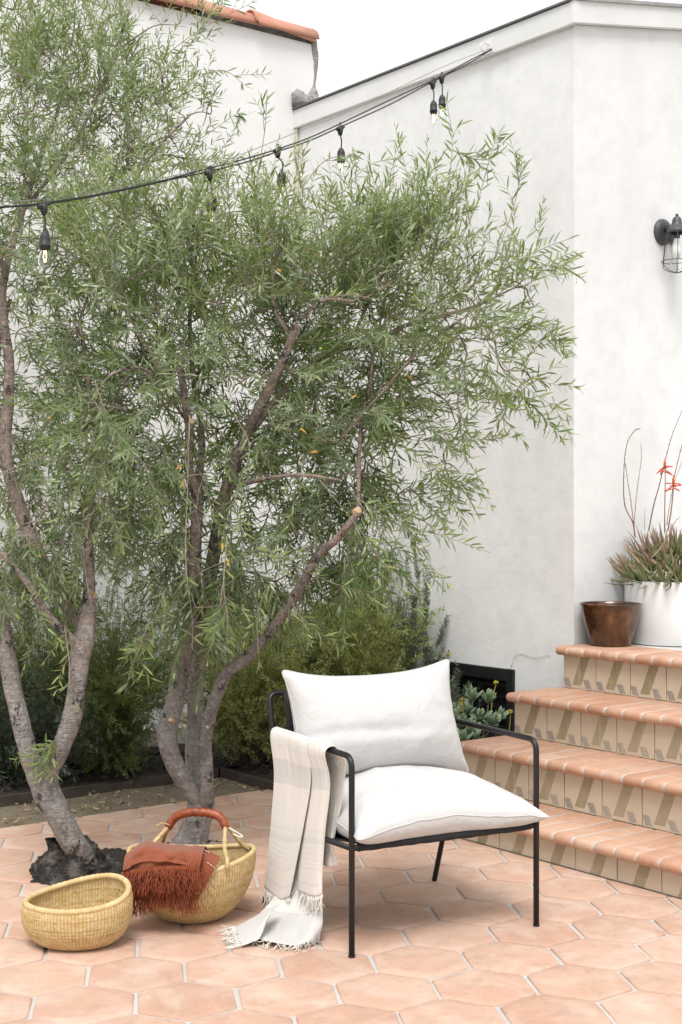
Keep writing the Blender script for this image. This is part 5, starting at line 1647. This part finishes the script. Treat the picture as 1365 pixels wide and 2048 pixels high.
# handle: leather-wrapped arch on twin straw legs at each side
c = Vector(BIGC)
hl, hr = at(342, 1648, c.y), at(462, 1652, c.y - 0.03)
apex = at(400, 1627, c.y - 0.02)
hp = crom([tuple(at(336, 1655, c.y + 0.02)), tuple(at(352, 1634, c.y + 0.015)), tuple(at(378, 1625, c.y)), tuple(at(412, 1625, c.y - 0.01)), tuple(at(440, 1634, c.y - 0.02)), tuple(at(454, 1656, c.y - 0.03))], 48)
mb = MB(); mb.tube([Vector(p) for p in hp], [0.0150 * (0.93 + 0.10 * abs(sin(i * 0.9))) for i in range(48)], 12, twist=0.05)
hd = mb.build('handle', M['leather'], big)
def straw_leg(pts, r=0.0075):
    P = crom([tuple(p) for p in pts], 26)
    mb = MB(); mb.tube([Vector(p) for p in P], [r * (0.9 + 0.16 * abs(sin(i * 1.3))) for i in range(26)], 9)
    mb.build('handle_strap', M['straw_stitch'], big)
straw_leg([at(452, 1650, c.y - 0.03), at(450, 1672, c.y - 0.06), at(450, 1700, c.y - 0.11), at(455, 1722, c.y - 0.155), at(454, 1738, c.y - 0.165)])
straw_leg([at(454, 1648, c.y - 0.03), at(466, 1664, c.y - 0.02), at(482, 1686, c.y + 0.0), at(497, 1700, c.y + 0.02)])
straw_leg([at(338, 1652, c.y + 0.02), at(326, 1666, c.y - 0.01), at(310, 1684, c.y - 0.05), at(300, 1700, c.y - 0.08)])
straw_leg([at(340, 1652, c.y + 0.02), at(330, 1670, c.y + 0.06), at(325, 1688, c.y + 0.12)])
mb = MB(); P = crom([tuple(at(456, 1655, c.y - 0.035)), tuple(at(470, 1662, c.y - 0.05)), tuple(at(484, 1671, c.y - 0.06)), tuple(at(482, 1674, c.y - 0.06)), tuple(at(466, 1668, c.y - 0.05))], 24)
mb.tube([Vector(p) for p in P], 0.0022, 6); mb.build('cord_loop', M['fringe'], big)
mb = MB(); P = crom([tuple(at(340, 1650, c.y)), tuple(at(325, 1646, c.y)), tuple(at(312, 1652, c.y)), tuple(at(322, 1650, c.y))], 16)
mb.tube([Vector(p) for p in P], 0.002, 5); mb.build('cord_loop', M['straw_stitch'], big)

# ================================================================== RUST THROW in the big basket
rust = empty('rust_throw', BIGC)
tag(rust, 'rust-red fringed throw folded over the rim of the handled basket', 'blanket')
yb = c.y
top_rows = [
    [(262, 1720, yb + 0.02), (300, 1700, yb + 0.05), (345, 1704, yb + 0.07), (385, 1706, yb + 0.06), (420, 1712, yb + 0.02)],
    [(256, 1708, yb - 0.06), (292, 1684, yb - 0.04), (340, 1690, yb - 0.05), (385, 1692, yb - 0.07), (412, 1694, yb - 0.08)],
    [(250, 1715, yb - 0.135), (288, 1696, yb - 0.165), (336, 1702, yb - 0.19), (380, 1706, yb - 0.20), (406, 1708, yb - 0.205)],
    [(247, 1742, yb - 0.155), (282, 1726, yb - 0.200), (330, 1724, yb - 0.225), (372, 1732, yb - 0.230), (398, 1746, yb - 0.228)],
]
s1, H1 = cloth_sheet('folded_layer', top_rows, M['rust'], rust, 0.0, 0.2, 0.3, nu=30, nv=60, seed=21, wrinkle=0.014, thick=0.005, pleat=lambda a, b: 0.004 * sin(b * 17 + a * 7) + 0.003 * sin(b * 31 - a * 5))
side_rows = [
    [(400, 1698, yb - 0.12), (412, 1700, yb - 0.13), (424, 1704, yb - 0.13), (441, 1713, yb - 0.135)],
    [(390, 1725, yb - 0.185), (405, 1728, yb - 0.19), (418, 1732, yb - 0.19), (434, 1730, yb - 0.18)],
    [(380, 1760, yb - 0.20), (394, 1765, yb - 0.205), (406, 1762, yb - 0.205), (421, 1754, yb - 0.20)],
    [(378, 1800, yb - 0.19), (388, 1802, yb - 0.195), (396, 1797, yb - 0.195), (404, 1787, yb - 0.195)],
]
s2, H2 = cloth_sheet('hanging_corner', side_rows, M['rust'], rust, 0.0, 0.2, 0.1, nu=26, nv=20, seed=25, wrinkle=0.006, thick=0.005)
back_rows = [
    [(252, 1722, yb - 0.125), (290, 1712, yb - 0.19), (340, 1712, yb - 0.212), (385, 1718, yb - 0.218)],
    [(256, 1765, yb - 0.15), (292, 1765, yb - 0.20), (340, 1765, yb - 0.215), (385, 1768, yb - 0.22)],
    [(264, 1800, yb - 0.15), (298, 1802, yb - 0.20), (340, 1802, yb - 0.205), (384, 1802, yb - 0.21)],
]
s3, H3 = cloth_sheet('lower_layer', back_rows, M['rust'], rust, 0.0, 0.2, 0.3, nu=18, nv=30, seed=29, wrinkle=0.006, thick=0.005)
# white running stitches
for (p, q) in (((400, 1702, yb - 0.15), (416, 1712, yb - 0.155)), ((407, 1698, yb - 0.145), (420, 1706, yb - 0.15)), ((414, 1724, yb - 0.197), (433, 1738, yb - 0.19)), ((392, 1785, yb - 0.21), (402, 1790, yb - 0.205))):
    mb = MB(); a_, b_ = at(*p), at(*q)
    for k in range(3):
        mb.tube([a_.lerp(b_, (k + 0.1) / 3), a_.lerp(b_, (k + 0.8) / 3)], 0.0012, 5)
    mb.build('white_stitch', M['fringe'], rust)
fr = []
for k in range(46):
    f = k / 45
    x = 249 + f * 148; y = 1741 - 18 * sin(f * pi * 0.55) + 10 * f
    fr.append(np.array(at(x, y, yb - 0.158 - 0.075 * sin(min(1, f * 1.6) * pi / 2))))
tassels('fringe', M['rust_fringe'], rust, fr, [np.array([0.05, -0.35, -1.0])] * 46, 0.085, 7, 0.0016, 11, gravity=0.5, spread=0.22)
fr = []
for k in range(40):
    f = k / 39
    fr.append(np.array(at(262 + f * 128, 1775 + 8 * sin(f * 9), yb - 0.165 - 0.06 * sin(min(1, f * 1.6) * pi / 2))))
tassels('fringe', M['rust_fringe'], rust, fr, [np.array([0.02, -0.15, -1.0])] * 40, 0.075, 6, 0.0016, 12, gravity=0.6, spread=0.15)

# ================================================================== WALL LAMP on the side wall
NB = Vector((SA, -CA, 0))                             # outward normal of the side wall
L0 = Vector((1.655, 7.187, 2.80)); L0 = UV(U_B, 5.687, 2.80)
lamp = empty('wall_lamp', L0)
tag(lamp, 'dark bronze caged wall lamp with clear glass on the white side wall', 'lamp')
qn = NB.to_track_quat('Z', 'Y').to_matrix()
mb = MB(); mb.lathe([(0.001, 0.024), (0.045, 0.024), (0.056, 0.020), (0.058, 0.016), (0.066, 0.013), (0.068, 0.008), (0.068, -0.004)], 36, L0, 0, qn)
mb.build('backplate', M['lamp_metal'], lamp)
LA = L0 + NB * 0.0945
mb = MB(); mb.tube([L0 + NB * 0.02 + Vector((0, 0, 0.012)), L0 + NB * 0.05 + Vector((0, 0, 0.016)), LA + Vector((0, 0, 0.018))], [0.020, 0.017, 0.016], 12)
mb.build('arm', M['lamp_metal'], lamp)
def lz(y): return CAMH - (y - HY) * 7.113 / FPX - 2.80
mb = MB(); mb.lathe([(0.001, lz(428)), (0.0075, lz(428)), (0.008, lz(432)), (0.006, lz(433)), (0.014, lz(434)), (0.021, lz(437)), (0.0225, lz(440)), (0.0245, lz(441)), (0.0245, lz(444)), (0.027, lz(446)), (0.028, lz(449)), (0.033, lz(451)), (0.047, lz(458)), (0.053, lz(460)), (0.0545, lz(464)), (0.052, lz(467)), (0.04, lz(466))], 40, LA)
mb.build('hood', M['lamp_metal'], lamp)
mb = MB()
prof = [(0.036, lz(466)), (0.037, lz(480)), (0.038, lz(510)), (0.037, lz(525)), (0.030, lz(535)), (0.016, lz(540)), (0.001, lz(541.5))]
mb.lathe(prof, 32, LA); mb.build('glass_jar', M['glass'], lamp)
mb = MB(); mb.lathe([(0.001, lz(467)), (0.017, lz(467)), (0.018, lz(476)), (0.001, lz(476.5))], 20, LA); mb.build('lamp_holder', M['lamp_metal'], lamp)
mb = MB(); mb.lathe([(0.013, lz(477)), (0.016, lz(484)), (0.025, lz(496)), (0.026, lz(506)), (0.018, lz(516)), (0.001, lz(519))], 24, LA)
M['frosted'] = plain('frosted_bulb', (0.85, 0.85, 0.84), 0.4, 0.02)
mb.build('bulb', M['frosted'], lamp)
cage = MB()
ring = [LA + Vector((cos(2 * pi * k / 40) * 0.077, sin(2 * pi * k / 40) * 0.077, lz(523))) for k in range(41)]
cage.tube(ring, 0.0022, 6, cap=False)
for k in range(6):
    a = 2 * pi * k / 6 + 0.35
    d = Vector((cos(a), sin(a), 0))
    C = crom([tuple(LA + d * r + Vector((0, 0, lz(y)))) for (r, y) in ((0.052, 464), (0.064, 480), (0.073, 508), (0.077, 523), (0.075, 533), (0.045, 541), (0.002, 546))], 26)
    cage.tube([Vector(p) for p in C], 0.0021, 6)
cage.build('cage', M['lamp_metal'], lamp)

# ================================================================== STRING LIGHTS
def sY(x): return 1 / (0.1389 + (985 - x) / 897 * 0.0762)
def spt(x, y, d=0.0): return at(x, y, sY(x) + d)
lineA = [(984, 99), (930, 131), (866, 163), (780, 209), (683, 253), (620, 281), (556, 303), (490, 325), (420, 342), (330, 362), (200, 390), (88, 408), (0, 414), (-120, 416), (-320, 400)]
lineB = [(986, 97), (930, 126), (884, 152), (780, 200), (690, 243), (620, 275), (556, 298), (490, 318), (420, 336), (330, 360), (200, 388), (88, 406), (0, 415), (-120, 419), (-320, 404)]
lineW = [(983, 96), (900, 128), (780, 184), (683, 230), (600, 262), (500, 302), (400, 338), (300, 362), (180, 385), (88, 398), (0, 404), (-120, 404), (-320, 388)]
def strand(name, line, bulbs, label):
    root = empty(name, spt(*line[4]))
    tag(root, label, 'string light', 'festoon strands of bulbs')
    mb = MB(); mb.tube([Vector(p) for p in crom([tuple(spt(*p)) for p in line], 160)], 0.0030, 7)
    mb.build('cord', M['cable'], root)
    for (x, y, dx) in bulbs:
        p = spt(x, y); s = sY(x)
        mb = MB()
        d = (spt(x - 20, y + 8) - p).normalized()
        mb.tube([p - d * 0.026, p + d * 0.026], [0.0085, 0.0085], 8)
        C = Vector((0, 0, -1))
        mb.tube([p + Vector((0, 0, 0.004)), p + Vector((0, 0, -0.018)), p + Vector((0, 0, -0.032))], [0.015, 0.012, 0.008], 10)
        loop = [p + Vector((0, 0, 0.016)) + (d * cos(a) + Vector((0, 0, 1)) * sin(a)) * 0.008 for a in np.linspace(0, 2 * pi, 13)]
        mb.tube(loop, 0.002, 5, cap=False)
        jb = mb.build('junction', M['socket'], root)
        lead_end = p + Vector((dx, 0, -0.085))
        mb = MB(); mb.tube([Vector(q) for q in crom([tuple(p + Vector((0, 0, -0.03))), tuple(p + Vector((dx * 1.4, 0, -0.055))), tuple(lead_end)], 10)], 0.0032, 6)
        mb.build('lead', M['cable'], jb)
        mb = MB(); mb.lathe([(0.003, 0.0), (0.006, -0.002), (0.013, -0.012), (0.0165, -0.020), (0.0172, -0.026), (0.0172, -0.046), (0.0190, -0.047), (0.0190, -0.053), (0.0178, -0.054), (0.0172, -0.064), (0.010, -0.064)], 24, lead_end)
        so = mb.build('socket', M['socket'], root)
        mb = MB(); mb.lathe([(0.0125, -0.060), (0.0135, -0.068), (0.019, -0.082), (0.0235, -0.098), (0.0225, -0.112), (0.016, -0.123), (0.006, -0.128), (0.0008, -0.129)], 24, lead_end)
        mb.build('bulb', M['glass'], so)
        mb = MB()
        for k in (-1, 1):
            mb.tube([lead_end + Vector((k * 0.004, 0, -0.066)), lead_end + Vector((k * 0.006, 0, -0.088)), lead_end + Vector((k * 0.002, 0, -0.106))], 0.0012, 5)
        mb.build('filament', M['filament'], so)
strand('string_light', lineA, [(88, 410, 0.004), (420, 344, 0.006), (681, 256, 0.004), (866, 165, 0.004)], 'festoon string light strand hanging lower, bulb nearest the left edge')
strand('string_light', lineB, [(556, 300, 0.016), (884, 154, 0.002)], 'festoon string light strand running just above, bulbs near roof corner and anchor')
mb = MB(); mb.tube([Vector(p) for p in crom([tuple(spt(*p)) for p in lineW], 120)], 0.0016, 5)
o = mb.build('support_wire', M['wire']); tag(o, 'thin grey steel wire carrying the festoon lights to the fascia', 'wire')
hk = MB()
p = UV(5.257, V_A - 0.035, 3.755)
hk.box((5.225, V_A - 0.037, 3.73), (5.30, V_A - 0.031, 3.80), ROT_UV)
hk.tube([Vector(q) for q in crom([tuple(p + Vector((0, 0, 0.02))), tuple(p + UV(0, -0.04, 0.025)), tuple(p + UV(0.0, -0.06, 0.0)), tuple(p + UV(0.0, -0.04, -0.02)), tuple(p + UV(0, -0.01, -0.015))], 20)], 0.003, 6)
o = hk.build('anchor_bracket', M['fascia']); tag(o, 'small painted bracket and hook on the fascia holding the festoon wire', 'bracket')

# ================================================================== POTS ON THE LANDING
ZL = 0.718
bowl = empty('glazed_bowl', (1.296, 6.705, ZL))
tag(bowl, 'brown glazed ceramic bowl beside the white planter on the top step', 'pot')
t = NT('brown_glaze'); c = t.coord('Object')
x, y, z = t.xyz(c)
n1 = t.noise(c, 9, 4, 0.55, 0.4); n2 = t.noise(t.mapping(c, (14, 14, 4)), 1.0, 4, 0.6); n3 = t.noise(t.mapping(c, (8, 8, 60)), 1.0, 2)
col = t.ramp(t.math('ADD', t.math('MULTIPLY', n1, 0.6), t.math('MULTIPLY', n2, 0.4)), [(0.32, (0.012, 0.006, 0.003)), (0.47, (0.055, 0.020, 0.008)), (0.58, (0.12, 0.05, 0.015)), (0.7, (0.24, 0.13, 0.035))])
t.bump(t.math('ADD', n1, t.math('MULTIPLY', n3, 0.6)), 0.15, 0.01)
M['glaze'] = t.set(col, 0.22)
t.bsdf.inputs['Coat Weight'].default_value = 0.4
bh = 0.205
mb = MB(); mb.lathe([(0.001, 0.001), (0.094, 0.001), (0.097, 0.006), (0.096, 0.014), (0.100, 0.022), (0.112, 0.06), (0.128, 0.115), (0.139, 0.165), (0.1445, 0.192), (0.148, 0.198), (0.1485, 0.203), (0.146, bh), (0.1425, 0.203), (0.138, 0.19), (0.125, 0.12), (0.105, 0.06), (0.06, 0.02), (0.001, 0.016)], 56, (1.296, 6.705, ZL))
mb.build('body', M['glaze'], bowl)
PC = Vector((1.645, 6.872, ZL))
pot = empty('white_planter', PC)
tag(pot, 'white cylindrical planter against the wall, holding the aloe', 'planter')
mb = MB(); mb.lathe([(0.001, 0.002), (0.236, 0.002), (0.240, 0.006), (0.243, 0.15), (0.244, 0.300), (0.242, 0.306), (0.228, 0.307), (0.225, 0.302), (0.222, 0.262)], 64, PC)
mb.build('body', M['white_pot'], pot)
mb = MB(); mb.lathe([(0.001, 0.312), (0.12, 0.308), (0.224, 0.298)], 40, PC); mb.build('potting_soil', M['mulch'], pot)

# ---- fleshy leaves
def fleshy(L, w, th, up, n=7, rings=7, blunt=False, name='leaf'):
    """leaf along +Y from the origin, curving up in +Z"""
    vs, fs = [], []
    for i in range(rings):
        f = i / (rings - 1)
        if blunt: ww = w * (0.42 + 0.58 * sin(min(1, f * 1.25) * pi / 2)) * (1 - max(0, f - 0.72) / 0.28 * 0.75 if f < 1 else 0.12)
        else: ww = w * (0.85 + 0.15 * sin(f * pi)) * (1 - f ** 1.6) + 0.0006
        tt = th * (1 - 0.75 * f) + 0.0008
        y, z = L * (f - 0.12 * f * f * up), L * up * f * f * 0.55
        for j in range(n):
            a = 2 * pi * j / n
            zz = sin(a) * tt * (0.45 if sin(a) > 0 else 1.0)
            vs.append((cos(a) * ww, y, z + zz + abs(cos(a)) * ww * 0.25))
    for i in range(rings - 1):
        for j in range(n):
            a, b = i * n + j, i * n + (j + 1) % n
            fs.append((a, b, b + n, a + n))
    fs.append(tuple(range(n))[::-1]); fs.append(tuple((rings - 1) * n + j for j in range(n)))
    mb = MB(); mb.add(vs, fs)
    return mb.mesh(name)
def fleshy_mat(name, base, mid, tip, L):
    t = NT(name); c = t.coord('Object'); x, y, z = t.xyz(c)
    r = t.rnd()
    f = t.math('ADD', t.math('DIVIDE', y, L), t.math('MULTIPLY', t.math('SUBTRACT', r, 0.5), 0.35))
    col = t.ramp(f, [(0.05, base), (0.45, mid), (0.95, tip)])
    col = t.mix(t.math('MULTIPLY', t.noise(t.shift(), 60, 3), 0.35), col, tuple(k * 0.6 for k in mid))
    t.bsdf.inputs['Subsurface Weight'].default_value = 0.0
    return t.set(col, 0.5)
M['aloe'] = fleshy_mat('aloe_leaf', (0.34, 0.38, 0.18), (0.25, 0.32, 0.14), (0.34, 0.17, 0.15), 0.15)
M['aloe_red'] = fleshy_mat('aloe_leaf_reddened', (0.29, 0.31, 0.14), (0.28, 0.23, 0.14), (0.30, 0.13, 0.15), 0.16)
M['succulent'] = fleshy_mat('blue_green_succulent', (0.12, 0.18, 0.09), (0.17, 0.25, 0.14), (0.25, 0.32, 0.21), 0.06)
aloe_meshes = []
for k in range(6):
    me = fleshy(0.150 + 0.012 * (k % 3), 0.0105 + 0.0012 * (k % 2), 0.0075, [0.35, 0.6, 0.9][k % 3])
    me.materials.append(M['aloe'] if k < 5 else M['aloe_red']); aloe_meshes.append(me)
def rosette(parent_thing, name, pos, axis, meshes, n, open0, open1, scale, rnd):
    ro = bpy.data.objects.new(name, None); COL.objects.link(ro)
    ro.empty_display_size = 0.02
    ro.parent = parent_thing
    ro.location = Vector(pos) - parent_thing.location
    ro.rotation_euler = Vector(axis).normalized().to_track_quat('Z', 'Y').to_euler()
    for i in range(n):
        f = i / max(1, n - 1)
        th = open0 + (open1 - open0) * f + rnd.uniform(-0.08, 0.08)   # tilt from the axis
        az = i * 2.39996 + rnd.uniform(-0.2, 0.2)
        o = bpy.data.objects.new('leaf', rnd.choice(meshes)); COL.objects.link(o); o.parent = ro
        s = scale * rnd.uniform(0.8, 1.15) * (0.75 + 0.25 * f)
        R = Matrix.Rotation(az, 4, 'Z') @ Matrix.Rotation(pi / 2 - th, 4, 'X')
        o.matrix_basis = Matrix.Translation((0, 0, -0.01 + 0.02 * (1 - f))) @ R @ Matrix.Diagonal((s, s, s, 1))
    return ro
aloe = empty('aloe_plant', PC + Vector((0, 0, 0.28)))
tag(aloe, 'clump of green and mauve aloe rosettes with orange flower stalks in white planter', 'plant')
rr = random.Random(4)
spots = []
for k in range(400):
    a, r = rr.uniform(0, 2 * pi), 0.215 * sqrt(rr.random())
    p = Vector((cos(a) * r, sin(a) * r, 0))
    if all((p - q).length > 0.062 for q in spots): spots.append(p)
spots = spots[:26]
spots += [Vector((cos(a) * 0.212, sin(a) * 0.212, 0)) for a in (2.6, 3.0, 3.4, 3.8, 4.2, 4.6, 5.0, 5.4)]
for p in spots:
    r = p.length / 0.215
    pos = PC + p + Vector((0, 0, 0.300 + 0.135 * (1 - r ** 3)))
    axis = Vector((p.x * 2.2, p.y * 2.2, 0.6))
    rosette(aloe, 'rosette', pos, axis, aloe_meshes, 13, 0.12, 1.30, 1.0 + 0.08 * (1 - r), rr)
# flower stalks, some in bloom
M['stalk'] = plain('reddish_stalk', (0.20, 0.075, 0.045), 0.7, 0.3, 20)
M['dry_stalk'] = plain('dry_tan_stalk', (0.36, 0.25, 0.16), 0.85, 0.3, 30)
M['bloom'] = plain('orange_red_bloom', (0.62, 0.11, 0.04), 0.5, 0.25, 60)
pd = PC.y - 0.02
def stalk(px, Y, r, mat, bracts=0):
    mb = MB(); P = crom([tuple(at(x, y, Y)) for (x, y) in px], 34)
    mb.tube([Vector(q) for q in P], list(np.linspace(r, r * 0.4, 34)), 6)
    for k in range(bracts):
        i = 10 + int(k * 22 / bracts); q = Vector(P[i])
        mb.tube([q, q + Vector((rr.uniform(-.006, .006), rr.uniform(-.006, .006), 0.008))], [0.002, 0.0004], 4)
    return mb.build('flower_stalk', mat, aloe), P
stalk([(1271, 1075), (1266, 1045), (1250, 1010), (1248, 950), (1254, 890), (1270, 862), (1283, 858)], pd, 0.0032, M['stalk'], 22)
stalk([(1269, 1070), (1270, 1030), (1276, 970), (1283, 920), (1282, 886)], pd, 0.0026, M['dry_stalk'], 20)
stalk([(1268, 1050), (1262, 1000), (1254, 950), (1251, 925)], pd + 0.03, 0.0022, M['stalk'], 12)
s1o, S1 = stalk([(1298, 1060), (1308, 1010), (1318, 975), (1330, 925), (1345, 870), (1366, 818)], pd - 0.06, 0.0034, M['stalk'], 14)
s2o, S2 = stalk([(1330, 1065), (1330, 1020), (1331, 960), (1331, 930)], pd - 0.08, 0.0032, M['stalk'], 4)
s3o, S3 = stalk([(1336, 1062), (1343, 1020), (1347, 980), (1350, 950), (1362, 900), (1376, 850)], pd - 0.10, 0.0034, M['stalk'], 8)
stalk([(1334, 1050), (1340, 1010), (1348, 970), (1364, 925), (1380, 880)], pd, 0.0024, M['dry_stalk'], 10)
stalk([(1290, 1060), (1290, 1012)], pd, 0.0018, M['dry_stalk'], 0)
stalk([(1304, 1116), (1322, 1095), (1338, 1070), (1350, 1045), (1360, 1034)], pd - 0.23, 0.0030, M['dry_stalk'], 6)
def blooms(so, x, y, Y, n, spread):
    c = at(x, y, Y)
    top = MB(); top.tube([c + Vector((0, 0, 0.0)), c + Vector((0, 0, 0.03)), c + Vector((0.002, 0, 0.055))], [0.005, 0.0065, 0.001], 7)
    top.build('flower_bud', M['bloom'], so)
    for k in range(n):
        a = k * 2.4 + rr.uniform(-.3, .3); z = 0.012 - 0.030 * k / n
        d = Vector((cos(a), sin(a) * 0.9, rr.uniform(-0.5, 0.35))).normalized()
        p = c + Vector((0, 0, z))
        mb = MB(); mb.tube([p, p + d * 0.012, p + d * 0.03 + Vector((0, 0, -0.004)), p + d * 0.042 * spread + Vector((0, 0, -0.010))], [0.0012, 0.0034, 0.0040, 0.0018], 6)
        mb.build('flower', M['bloom'], so)
blooms(s1o, 1330, 938, pd - 0.062, 9, 1.0)
blooms(s3o, 1347, 972, pd - 0.105, 10, 1.0)
# dangling root over the rim
mb = MB(); mb.tube([Vector(q) for q in crom([tuple(at(1340, 1160, 6.64)), tuple(at(1342, 1168, 6.61)), tuple(at(1341, 1174, 6.605)), tuple(at(1332, 1182, 6.605))], 14)], [0.006, 0.006, 0.005, 0.005, 0.004, 0.004, 0.004, 0.003, 0.003, 0.003, 0.002, 0.002, 0.002, 0.001], 6)
mb.build('dry_root', M['stem_brown'], aloe)

# ================================================================== SUCCULENTS between armchair and stairs
suc_meshes = []
for k in range(4):
    me = fleshy(0.052 + 0.006 * (k % 3), 0.0125 + 0.001 * (k % 2), 0.006, 0.35 + 0.2 * (k % 2), blunt=True)
    me.materials.append(M['succulent']); suc_meshes.append(me)
def succulent(label, base, heads, yellow):
    th = empty('succulent_plant', base); tag(th, label, 'plant', 'paddle-leaved succulents by the stairs')
    for (x, y, Y, sc) in heads:
        p = at(x, y, Y)
        mb = MB(); b = Vector(base) + Vector((rr.uniform(-.03, .03), rr.uniform(-.03, .03), 0))
        C = crom([tuple(b), tuple(b.lerp(p, 0.5) + Vector((rr.uniform(-.02, .02), 0, -0.02))), tuple(p)], 8)
        mb.tube([Vector(q) for q in C], list(np.linspace(0.007, 0.005, 8)), 6); mb.build('stem', M['stem_succ'], th)
        ax = (p - Vector(base)); ax = Vector((ax.x, ax.y - 0.05, max(0.12, ax.z)))
        rosette(th, 'rosette', p, ax, suc_meshes, 12, 0.15, 1.25, sc * 1.3, rr)
    for (pts, Y) in yellow:
        mb = MB(); P = crom([tuple(at(x, y, Y)) for (x, y) in pts], 12)
        mb.tube([Vector(q) for q in P], 0.0028, 6); so = mb.build('flower_stalk', M['lime_stalk'], th)
        mb = MB(); c = Vector(P[-1])
        for k in range(16):
            d = Vector((rr.uniform(-1, 1), rr.uniform(-1, 1), rr.uniform(-0.2, 1))).normalized()
            mb.tube([c, c + d * 0.011, c + d * 0.015], [0.0015, 0.0035, 0.001], 5)
        mb.build('flower_head', M['yellow_flower'], so)
M['stem_succ'] = plain('succulent_stem', (0.13, 0.12, 0.08), 0.8, 0.3, 20)
M['lime_stalk'] = plain('lime_stalk', (0.30, 0.30, 0.05), 0.6, 0.2, 30)
M['yellow_flower'] = plain('yellow_green_flowers', (0.36, 0.31, 0.03), 0.7, 0.3, 60)
def bp(x, Y, z=0.08): p = at(x, 1500, Y); return (p.x, p.y, z)
succulent('blue-green succulent in front of the black vent, tallest of the corner bed', bp(955, 7.0), [(945, 1398, 6.98, 1.0), (978, 1402, 7.0, 1.0), (998, 1438, 6.98, 0.95), (962, 1440, 6.93, 1.05), (935, 1428, 6.95, 1.0), (985, 1450, 6.92, 1.05)],
          [([(982, 1440), (985, 1400), (993, 1366)], 6.97), ([(1018, 1468), (1021, 1440), (1021, 1424)], 6.93)])
succulent('blue-green succulent beside the cushion edge, under the yellow buds', bp(915, 6.9), [(912, 1440, 6.9, 0.95), (925, 1452, 6.85, 1.0), (902, 1420, 6.95, 0.8), (895, 1362, 7.1, 0.7), (940, 1470, 6.83, 1.0)],
          [([(908, 1446), (916, 1425), (921, 1408)], 6.88), ([(895, 1346), (896, 1325), (897, 1310)], 7.1), ([(927, 1430), (926, 1400)], 6.9)])
succulent('low dark green succulent tucked behind the stair end and armrest', bp(925, 6.75), [(925, 1482, 6.76, 0.95), (910, 1510, 6.72, 0.9), (935, 1505, 6.72, 0.9), (920, 1535, 6.70, 0.9), (950, 1478, 6.80, 0.9), (903, 1480, 6.80, 0.9), (928, 1560, 6.68, 0.8)], [])
